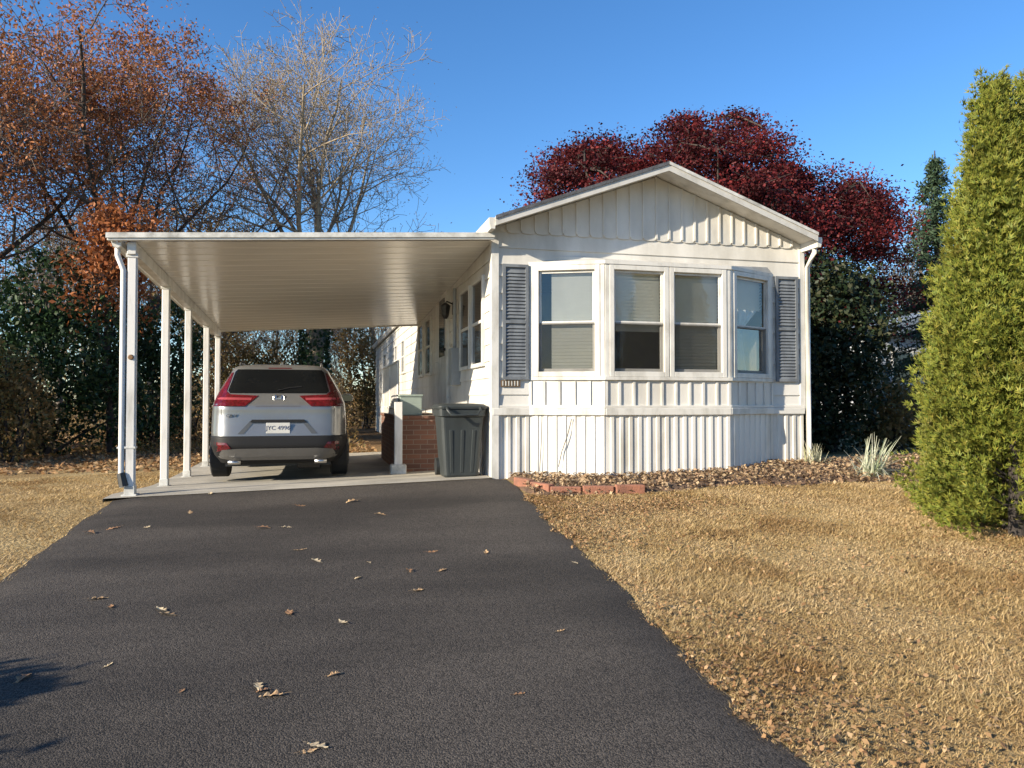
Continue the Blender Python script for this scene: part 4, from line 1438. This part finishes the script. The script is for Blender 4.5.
# arborvitae --------------------------------------------------------
def arborvitae():
    rng = np.random.default_rng(77)
    x, y = 5.74, 5.15
    R = empty('arborvitae', (x, y, g(x, y)), 'tall yellow-green arborvitae with two tips on the tan lawn', 'conifer')
    tb = [([np.array([dx, dy, -.05]), np.array([dx * .8, dy, 1.5]), np.array([dx * 1.1, dy, 3.6])], [.07, .05, .015], 0) for dx, dy in ((-.1, 0), (.3, .1), (.05, .2))]
    n2 = 60
    for i in range(n2):
        z = rng.uniform(.15, 3.2); a = rng.uniform(0, 6.28); L = .55 * (1 - z / 4.6)
        tb.append(([np.array([0, 0, z]), np.array([math.cos(a) * L, math.sin(a) * L, z + .3])], [.018, .006], 3))
    tube_mesh('trunk', tb, BARK_DARK, R)
    lead = [(-.27, 0, 3.72, .45), (.26, .08, 3.86, .56), (.12, .42, 3.3, .52)]       # leaders: x, y, height, base radius
    P, Ax, S = [], [], []
    for (lx, ly, H, r0) in lead:
        M_ = 1150
        k = np.arange(M_)
        t = ((k + rng.uniform(0, 1, M_)) / M_) ** 1.12
        z = .10 + t * (H - .10)
        a = (k * 2.399963 + rng.normal(0, .25, M_)) % (2 * math.pi)
        prof = r0 * np.clip(1 - (z / H) ** 1.45, 0, 1) ** .95 * (.84 + .26 * np.clip(z / 1.3, 0, 1)) + .012
        big = .07 * np.sin(a * 3 + z * 2.3 + lx * 9) + .06 * np.sin(a * 5 - z * 4.1 + 2)
        r = prof * (1 + big) + rng.normal(0, .05, M_) * (1.1 - .8 * t) + np.where(rng.uniform(0, 1, M_) < .12, rng.uniform(.02, .11, M_), 0) * (1 - .6 * t)
        gap = np.hypot((a - 4.15 + .55 * (lx > 0)) / .55, (z - .30) / .52) < 1 + .25 * np.sin(a * 9 + z * 12)
        bare = rng.uniform(0, 1, M_) < .20
        ok = ~gap & ~bare
        for q in np.nonzero(ok)[0]:
            out = np.array([math.cos(a[q]), math.sin(a[q]), 0])
            up_ = .75 + .9 * t[q]
            ax = out * rng.uniform(.55, 1.0) + np.array([0, 0, up_]) + rng.normal(0, .22, 3)
            ax /= np.linalg.norm(ax)
            m = rng.integers(22, 46)
            L_ = rng.uniform(.10, .24)
            u_ = rng.uniform(-.4, 1, m)
            wid = .052 * np.sqrt(np.clip(1.05 - np.clip(u_, 0, 1), .05, 1))
            c = np.array([lx + r[q] * out[0], ly + r[q] * out[1], z[q]])
            P.append(c + ax * (u_ * L_)[:, None] + rng.normal(0, 1, (m, 3)) * wid[:, None])
            Ax.append(np.repeat(ax[None], m, 0)); S.append(rng.uniform(.03, .065, m))
        m = 5200          # thin inner growth
        a = rng.uniform(0, 6.283, m); z = rng.uniform(.15, H * .95, m)
        r = r0 * np.clip(1 - (z / H) ** 1.45, 0, 1) ** .95 * rng.uniform(.3, .78, m)
        ok = ~(np.hypot((a - 4.15 + .55 * (lx > 0)) / .6, (z - .30) / .5) < 1)
        P.append(np.stack([lx + r * np.cos(a), ly + r * np.sin(a), z], 1)[ok]); Ax.append(np.stack([np.cos(a) * .7, np.sin(a) * .7, np.ones(m)], 1)[ok]); S.append(rng.uniform(.04, .08, m)[ok])
    P = np.concatenate(P); Ax = np.concatenate(Ax); s = np.concatenate(S)[:, None]
    n = len(P)
    ax = nrm(Ax + rng.normal(0, .40, (n, 3)))
    sidev = nrm(np.cross(ax, rng.normal(0, 1, (n, 3))))
    tri = []
    for da, ll in ((-.7, .85), (-.05, 1.1), (.6, .85)):      # each spray: three narrow fingers fanned in one plane
        d = nrm(ax * math.cos(da) + sidev * math.sin(da))
        wv = nrm(np.cross(d, np.cross(ax, sidev)))
        tri.append(np.stack([P - wv * s * .13, P + wv * s * .13, P + d * s * ll + wv * s * .05], 1))
    T = np.concatenate([t_[:, None] for t_ in tri], 1).reshape(-1, 3)
    np_mesh('crown', T, np.arange(len(T)).reshape(-1, 3), ARBOR, R)
arborvitae()

# spruce behind
def spruce(x, y, H, r0, seed, label):
    rng = np.random.default_rng(seed)
    R = empty('spruce_tree', (x, y, g(x, y)), label, 'tree')
    tb = [([np.array([0, 0, -.1]), np.array([.05, 0, H * .5]), np.array([0, 0, H])], [.16, .1, .015], 0)]
    P, A = [], []
    z = .8
    while z < H - .1:
        k = 7
        L = r0 * (1 - z / H) ** .85 + .08
        for i in range(k):
            a = rng.uniform(0, 6.28); l = L * rng.uniform(.65, 1.15)
            e = np.array([math.cos(a) * l, math.sin(a) * l, z - .25 * l + rng.normal(0, .08)])
            tb.append(([np.array([0, 0, z]), np.array([math.cos(a) * l * .55, math.sin(a) * l * .55, z - .16 * l]), e], [.03, .018, .006], 3))
            m = int(30 + 70 * l)
            t = rng.uniform(.15, 1, m)[:, None]
            P.append(np.array([0, 0, z]) + (e - np.array([0, 0, z])) * t + rng.normal(0, .07, (m, 3)) + np.array([0, 0, -.05]))
        z += .22
    tube_mesh('trunk', tb, BARK_DARK, R)
    P = np.concatenate(P)
    np_mesh('crown', *leaf_quads(P, rng.uniform(.09, .17, len(P)), rng, .3), SPRUCE, R)
x, y = at(938, 21)
spruce(x, y, 7.9, 2.2, 81, 'dark green spruce showing behind the tall yellow-green conifer')

# neighbour's home behind on the right
nx, ny = at(925, 27)
nb = empty('neighbor_home', (nx, ny, g(nx, ny)), 'pale neighbouring home with blue-grey roof glimpsed behind the conifer', 'house')
zg = g(nx, ny)
NW = M('neighbor_siding', (0.34, 0.36, 0.39), 0.6); NR = M('neighbor_roof', (0.16, 0.20, 0.25), 0.8)
mb = MB(); F = Frame((nx - 1.9, ny), (nx + 2.3, ny))
siding(mb, F, 0, F.len, zg, zg + 3.4); mb.box(nx - 1.9, nx + 2.3, ny + .002, ny + 12, zg, zg + 3.4); mb.build('wall', NW, nb)
mb = MB(); e = [(nx - 2.2, zg + 3.35), (nx + .2, zg + 4.15), (nx + 2.6, zg + 3.35), (nx + 2.6, zg + 3.22), (nx - 2.2, zg + 3.22)]
mb.prism([(a, ny - .4, b) for a, b in e], (0, 13, 0)); mb.build('roof', NR, nb)
mb = MB(); mb.fbox(F, .5, 1.4, .018, .05, zg + 1.5, zg + 2.7); wn = mb.build('window', W_TRIM, nb)
mb = MB(); mb.fbox(F, .57, 1.33, .0505, .056, zg + 1.57, zg + 2.63); mb.build('pane', DARKGLASS, wn)

# woods further back: copies of two bare trees
protoA = tree('woodland_tree', 'leafless grey-brown tree in the woods beyond', 'tree', *at(150, 38), 91, BARK, OLIVEBROWN, 700, .14, .3, group='leafless trees in the woods', height=11, r0=.17, n1=12, n2=7, n3=6, n4=3, first=.25, spread=42, l1=.42, minr=.014)
protoB = tree('woodland_tree', 'leafless grey-brown tree in the woods beyond', 'tree', *at(385, 40), 92, BARK_TAN, TANL, 500, .14, .3, group='leafless trees in the woods', height=9, r0=.14, n1=11, n2=7, n3=6, n4=3, first=.2, spread=46, l1=.45, minr=.014)
spots = [(-40, 33, .9), (15, 36, 1.0), (60, 31, .8), (95, 42, 1.1), (185, 34, .75), (215, 44, .85), (245, 38, .7), (275, 46, .8), (300, 36, .6), (335, 48, .7),
         (352, 40, .55), (380, 52, .8), (410, 44, .7), (860, 34, .62), (885, 38, .75), (905, 33, .68), (930, 42, .9), (960, 40, .9), (845, 44, .72), (1010, 36, .8)]
rr = random.Random(4)
for i, (px, fw, s) in enumerate(spots):
    c = copy_tree((protoA, protoB)[i % 2])
    x, y = at(px, fw)
    c.location = (x, y, g(x, y)); c.rotation_euler = (0, 0, rr.uniform(0, 6.28)); c.scale = (s, s, s * rr.uniform(.9, 1.15))

for i, (bx_, by_, s) in enumerate([(-3, -30, 1.1), (6, -34, .95), (13, -29, 1.15), (22, -36, 1.0)]):
    c = copy_tree((protoA, protoB)[i % 2]); c.location = (bx_, by_, g(bx_, by_)); c.scale = (s, s, s)
    c['label'] = 'leafless tree across the street behind the viewpoint'; c['group'] = 'leafless trees across the street'

# far woods and undergrowth as masses
rng = np.random.default_rng(14)
n = 60000
pxs = rng.uniform(-250, 1250, n)
fw = rng.uniform(50, 75, n)
d = np.stack([CF[0] + CR[0] * (pxs - 512) / FPX, CF[1] + CR[1] * (pxs - 512) / FPX], 1) * fw[:, None]
top = 4.2 + 1.2 * np.sin(pxs * .031) + .9 * np.sin(pxs * .083 + 1) + .6 * np.sin(pxs * .21)
P = np.stack([d[:, 0], d[:, 1], .4 + rng.uniform(0, 1, n) ** 1.3 * top], 1)
tag(np_mesh('far_woods', *leaf_quads(P, rng.uniform(.2, .5, n), rng, .4), OLIVEBROWN), kind='stuff')
n = 26000
pxs = rng.uniform(-140, 420, n); fw = rng.uniform(17.5, 46, n)
d = np.stack([CF[0] + CR[0] * (pxs - 512) / FPX, CF[1] + CR[1] * (pxs - 512) / FPX], 1) * fw[:, None]
ok = ~((d[:, 0] > 1.0) & (d[:, 1] < 30)); d = d[ok]; pxs = pxs[ok]; fw = fw[ok]
hh = np.clip((fw - 18) / 8, .15, 1) * (.55 + .35 * np.sin(d[:, 0] * 1.1) + .35 * np.sin(d[:, 1] * .7 + 1))
P = np.stack([d[:, 0], d[:, 1], gz(d[:, 0], d[:, 1]) + rng.uniform(0, 1, len(d)) ** 1.6 * np.maximum(hh, .05) * 1.5], 1)
tag(np_mesh('undergrowth', *leaf_quads(P, rng.uniform(.07, .16, len(P)), rng, .4), OLIVEBROWN), kind='stuff')

# trees out of frame to the left that shade the wood edge
for i, (tx, ty, s, lab) in enumerate([(-19.5, 13.0, 1.15, 'evergreen at the wood edge left of the lawn, nearest the street'), (-23, 17.5, 1.3, 'evergreen at the wood edge left of the lawn, farthest back')]):
    shrub('evergreen_tree', lab, 'tree', tx, ty, 101 + i,
          [(0, 0, 2.2 * s, 2.2, 2.0, 2.2 * s), (0, 0, 4.6 * s, 1.8, 1.7, 2.0 * s), (.2, 0, 6.6 * s, 1.1, 1.1, 1.6 * s), (1.5, 1.0, 2.4, 1.6, 1.6, 2.2), (-1.5, -.6, 2.4, 1.6, 1.6, 2.2)], 8000, .3, DARKGREEN)
# shrub added out of frame, shaped for the shadow it throws on the asphalt
shrub('shadow_shrub', 'unseen rounded shrub added left of the driveway to shadow the asphalt', 'shrub', -4.50, 2.60, 111,
      [(0, 0, .6, .6, .55, .58), (.1, .1, 1.02, .36, .34, .3), (-.5, -.35, .45, .45, .4, .45), (.15, -.55, .6, .5, .42, .55), (.25, -.6, 1.0, .3, .28, .26), (.2, .2, .8, .45, .45, .45)], 14000, .10, DARKGREEN)

# ------------------------------------------------------------------ flower bed along the front
def bed_front(x):
    return 7.66 + .25 * max(0, 2.9 - x) / .75 + .08 * math.sin(x * 1.7) + .06 * math.sin(x * 4.3 + 1) - .10 * (x - 2.2) * .25
V, F = [], []
bx = np.linspace(2.16, 8.2, 70); bt = np.linspace(0, 1, 14)
for x in bx:
    y0 = bed_front(x); y1 = 9.0
    for t in bt:
        y = y0 + (y1 - y0) * t
        e = .42 * min(1, t / .14) * min(1, (x - 2.15) / .12 + .02) * min(1, max(0, (8.2 - x)) / .8)
        V.append((x, y, g(x, y) - .02 + .13 * e + .015 * math.sin(x * 9 + y * 7)))
k = len(bt)
for i in range(len(bx) - 1):
    for j in range(k - 1):
        F.append((i * k + j, (i + 1) * k + j, (i + 1) * k + j + 1, i * k + j + 1))
SOIL = M('bed_soil', (0.17, 0.10, 0.06), 0.95, (0.08, 0.05, 0.032), 7, bump=0.7, bscale=40)
tag(np_mesh('flower_bed', V, F, SOIL, smooth=True), kind='structure')
ends = [((2.15, 8.50), (2.24, 8.16)), ((2.245, 8.14), (2.37, 7.83)), ((2.385, 7.80), (2.71, 7.735)), ((2.725, 7.73), (3.05, 7.65)), ((3.07, 7.635), (3.39, 7.60))]
labs = ['terracotta block edging the bed beside the driveway, nearest the white skirting', 'terracotta block edging the bed beside the driveway at its front corner', 'terracotta block facing the lawn, first from the driveway corner of the bed',
        'terracotta block facing the lawn, between two like it', 'half buried terracotta block facing the lawn, farthest from the driveway']
for (p, q), lb in zip(ends, labs):
    F = Frame(p, q); z = g(*p)
    sink = rr.uniform(0, .03)
    mb = MB(); mb.fbox(F, 0, F.len, -.085, 0, z - .05, (z + .105 - sink, z + .10 - sink))
    tag(mb.build('edging_block', TERRACOTTA, bevel=0.012), lb, 'edging block', 'terracotta blocks edging the flower bed')


def grass_clump(name, x, y, label, n, L, cols, seed, lean=(0, 0)):
    rng = np.random.default_rng(seed)
    z = g(x, y) + .02
    V = []
    Fq = []
    for i in range(n):
        a = rng.uniform(0, 6.28); t = rng.uniform(.15, 1.0)
        d = np.array([math.cos(a) * t + lean[0], math.sin(a) * t + lean[1], 1.1 - .5 * t]); d /= np.linalg.norm(d)
        l = L * rng.uniform(.6, 1.1)
        w_ = np.array([-math.sin(a), math.cos(a), 0]) * .010
        p = np.array([rng.normal(0, .06), rng.normal(0, .06), 0])
        k = len(V)
        for s in range(5):
            u = s / 4
            c = p + d * l * u + np.array([0, 0, -.55 * l * t * u * u])
            c[2] = max(c[2], .005)
            V += [c - w_ * (1 - u * .85), c + w_ * (1 - u * .85)]
        for s in range(4):
            q = k + 2 * s
            Fq.append((q, q + 1, q + 3, q + 2))
    m = leafmat(name + '_blades', cols, .25)
    o = np_mesh(name, np.array(V), np.array(Fq), m)
    o.location = (x, y, z)
    return tag(o, label, 'plant')


x, y = ground_hit(872, 478)
grass_clump('striped_grass', x, y, 'arching pale striped grass clump at the right end of the flower bed', 120, .62, [(0.48, 0.50, 0.36), (0.62, 0.62, 0.50), (0.30, 0.36, 0.20)], 5, (.1, -.15))
x, y = ground_hit(815, 466)
grass_clump('striped_grass', x, y, 'smaller pale grass clump by the corner of the skirting', 70, .36, [(0.42, 0.42, 0.28), (0.55, 0.52, 0.38), (0.3, 0.3, 0.16)], 6)
x, y = ground_hit(668, 472)
grass_clump('bed_weed', x, y, 'small olive weed growing against the middle of the white skirting', 45, .26, [(0.18, 0.19, 0.06), (0.26, 0.24, 0.09), (0.34, 0.28, 0.14)], 8)

# ------------------------------------------------------------------ lawn blades and litter
rng = np.random.default_rng(200)


def lawn(n, x0, x1, y0, y1, mask):
    X = rng.uniform(x0, x1, n); Y = rng.uniform(y0, y1, n)
    dist = np.hypot(X, Y)
    keep = mask(X, Y) & (rng.uniform(0, 1, n) < np.clip((3.4 / dist) ** 1.15, 0, 1))
    # skip what lies well outside the view
    return X[keep], Y[keep]


def dr(Y): return np.array([drive_r(v) for v in np.round(Y, 2)])


def edge_noise(X, Y): return .025 * np.sin(Y * 9 + X * 3) + .03 * np.sin(Y * 23 + 1)


lut_y = np.arange(-6, 10, .05); lut_r = np.array([drive_r(v) for v in lut_y]); lut_l = np.array([drive_l(v) for v in lut_y])
lut_x = np.linspace(2, 9, 200); lut_b = np.array([bed_front(v) for v in lut_x])
mR = lambda X, Y: (X > np.interp(Y, lut_y, lut_r) - .03 + edge_noise(X, Y) * .8) & ((Y < np.interp(X, lut_x, lut_b) + .02) | (X > 8.1)) & (X > .2 * Y)
mL = lambda X, Y: (X < np.interp(Y, lut_y, lut_l) + .03 + edge_noise(X, Y) * .8)
Xr, Yr_ = lawn(2100000, 1.5, 10.5, 1.4, 9.5, mR)
Xl, Yl_ = lawn(700000, -8.5, -1.9, 3.4, 14, mL)
# sparse shaggy edge over the asphalt
X = np.concatenate([Xr, Xl]); Y = np.concatenate([Yr_, Yl_])
dist = np.hypot(X, Y)
n = len(X)
patchy = .75 + .35 * np.sin(X * 2.3 + Y * 1.1) * np.sin(Y * 2.9 - X) + .2 * np.sin(X * 7 + Y * 5)
L = rng.uniform(.025, .070, n) * np.clip(patchy, .5, 1.3)
wd = (.0015 + .00045 * dist) * rng.uniform(.7, 1.3, n)
a = rng.uniform(0, 2 * math.pi, n)
ln = rng.uniform(.75, 1.6, n)
base = np.stack([X, Y, gz(X, Y) - .004], 1)
dv = np.stack([np.cos(a) * np.sin(ln), np.sin(a) * np.sin(ln), np.cos(ln) * .8 + .12], 1)
sv = np.stack([-np.sin(a + rng.normal(0, .6, n)), np.cos(a), np.zeros(n)], 1)
V = np.stack([base - sv * wd[:, None], base + sv * wd[:, None], base + dv * L[:, None]], 1).reshape(-1, 3)
tag(np_mesh('lawn_grass', V, np.arange(len(V)).reshape(-1, 3), GRASSB), kind='stuff')


def litter(X, Y, dz, smin, smax, mat, name):
    n = len(X)
    c = np.stack([X, Y, gz(X, Y) + dz], 1)
    V, F = leaf_quads(c, rng.uniform(smin, smax, n), rng, .62, .5, .16)
    return tag(np_mesh(name, V, F, mat), kind='stuff')


# along the driveway edge and in drifts on the lawn
n = 13000
Y = rng.uniform(1.6, 9, n); e = np.interp(Y, lut_y, lut_r)
X = e + np.where(rng.uniform(0, 1, n) < .4, rng.exponential(.22, n), rng.exponential(.9, n)) - .07
dr_ = (np.sin(X * 2.1 + Y * 1.3) + np.sin(X * 1.1 - Y * 2.2) + np.sin(X * 4.7 + Y * 3.9) * .6)
k = (dr_ > rng.uniform(-1.6, 2.6, n)) & mR(X, Y)
n2 = 1500
X2 = rng.normal(3.1, .55, n2); Y2 = rng.normal(6.95, .22, n2); k2 = mR(X2, Y2)
n3 = 700
X3 = rng.normal(5.3, .7, n3); Y3 = rng.normal(4.9, .5, n3)
n4 = 2600
X4 = rng.uniform(1.6, 9.5, n4); Y4 = rng.uniform(1.6, 9, n4); k4 = mR(X4, Y4)
X = np.concatenate([X[k], X2[k2], X3, X4[k4]]); Y = np.concatenate([Y[k], Y2[k2], Y3, Y4[k4]])
litter(X, Y, rng.uniform(.012, .035, len(X)), .012, .036, LITTER, 'leaf_litter')
n = 9000
X = rng.uniform(2.2, 8.1, n)
bf = np.interp(X, lut_x, lut_b); Y = bf - .05 + rng.uniform(0, 1, n) ** .8 * (8.95 - bf)
inside = np.zeros(n, bool)
hx = np.interp(X, [HX0, HX0 + BU0, HX0 + BC0, HX0 + BC1, HX0 + BU1, HX1, 9], [HY0, HY0, HY0 - BD, HY0 - BD, HY0, HY0, 9.3])
k = Y < hx - .02; X, Y = X[k], Y[k]
bump = np.clip((Y - np.interp(X, lut_x, lut_b)) / .18, 0, 1) * .035
litter(X, Y, bump + rng.uniform(.0, .045, len(X)), .02, .065, BEDLEAF, 'bed_leaf_litter')
n = 15000
pxs = rng.uniform(-60, 420, n); fw = rng.uniform(13, 34, n)
X = (CF[0] + CR[0] * (pxs - 512) / FPX) * fw; Y = (CF[1] + CR[1] * (pxs - 512) / FPX) * fw
k = ~((X > -2.25) & (Y < 16.5)) & (X < 1.2)
litter(X[k], Y[k], rng.uniform(.0, .04, k.sum()), .06, .13, LITTER, 'woodland_leaf_litter')


# single oak leaves lying on the driveway
def oak_leaf(seed, size, mat):
    r = random.Random(seed)
    out = []
    m = 15
    for i in range(m + 1):
        t = i / m
        wv = (.10 + .30 * math.sin(math.pi * min(1, t * 1.05)) * (.55 + .45 * math.cos(t * 19 + r.uniform(-.3, .3)))) * (1 if t < .97 else .3)
        out.append((t - .5, wv * .62))
    V, F = [], []
    curl = r.uniform(.25, .6); bend = r.uniform(-.4, .5)
    for t, wv in out:
        zc = bend * (t * t - .1) + r.uniform(-.02, .02)
        V += [(t * size, 0, (zc + .04) * size), (t * size, wv * size, (zc + curl * wv) * size), (t * size, -wv * size, (zc + curl * wv * r.uniform(.7, 1.2)) * size)]
    for i in range(m):
        q = 3 * i
        F += [(q, q + 3, q + 4, q + 1), (q + 3, q, q + 2, q + 5)]
    V.append((-.75 * size, .01 * size, .06 * size)); V.append((-.75 * size, -.01 * size, .06 * size)); V.append((-.5 * size, -.012 * size, .06 * size)); V.append((-.5 * size, .012 * size, .06 * size))
    k = len(V) - 4
    F.append((k, k + 1, k + 2, k + 3))
    zmin = min(v[2] for v in V)
    V = [(a, b, c - zmin) for a, b, c in V]
    me = bpy.data.meshes.new('fallen_leaf'); me.from_pydata(V, [], F); me.materials.append(mat)
    return me


DRYL = [M('dry_leaf_tan', (0.46, 0.32, 0.17), 0.8, (0.3, 0.18, 0.09), 30), M('dry_leaf_brown', (0.33, 0.19, 0.09), 0.8, (0.2, 0.1, 0.05), 30), M('dry_leaf_pale', (0.55, 0.45, 0.29), 0.8, (0.4, 0.3, 0.18), 30)]
lp = [(98, 607, .10), (111, 615, .07), (161, 618, .10), (168, 623, .10), (289, 621, .10), (343, 631, .08), (419, 598, .11), (409, 579, .08), (316, 568, .11), (300, 557, .09),
      (264, 535, .11), (287, 534, .09), (190, 519, .11), (113, 535, .11), (147, 534, .08), (380, 521, .11), (432, 559, .08), (369, 570, .06), (443, 578, .07), (182, 701, .04),
      (108, 675, .05), (335, 685, .06), (519, 704, .05), (258, 697, .085), (271, 706, .10), (264, 701, .06), (318, 757, .085), (308, 763, .06), (24, 688, .09), (358, 586, .06), (352, 508, .12), (90, 540, .1),
      (210, 500, .1), (486, 560, .08), (300, 512, .1), (575, 570, .06), (560, 640, .05)]
special = {24: 'large curled tan oak leaf, lower one of the clump on the near driveway', 23: 'pale tan oak leaf, upper left one of the clump on the near driveway', 26: 'curled pale oak leaf at the bottom edge of the driveway',
           4: 'single tan oak leaf lying alone near the middle of the driveway', 6: 'curled oak leaf on the driveway below the trash can, nearest the camera there'}
for i, (px, py, s) in enumerate(lp):
    x, y = ground_hit(px, py - 3)
    x = min(max(x, drive_l(y) + .05), drive_r(y) - .05)
    o = bpy.data.objects.new('fallen_leaf', oak_leaf(300 + i, s * 1.15, DRYL[i % 3])); COL.objects.link(o)
    o.location = (x, y, g(x, y) + .031); o.rotation_euler = (rr.uniform(-.15, .15), rr.uniform(-.1, .1), rr.uniform(0, 6.28))
    tag(o, special.get(i, 'small dry oak leaf scattered on the dark asphalt driveway'), 'leaf', 'dry leaves on the driveway')
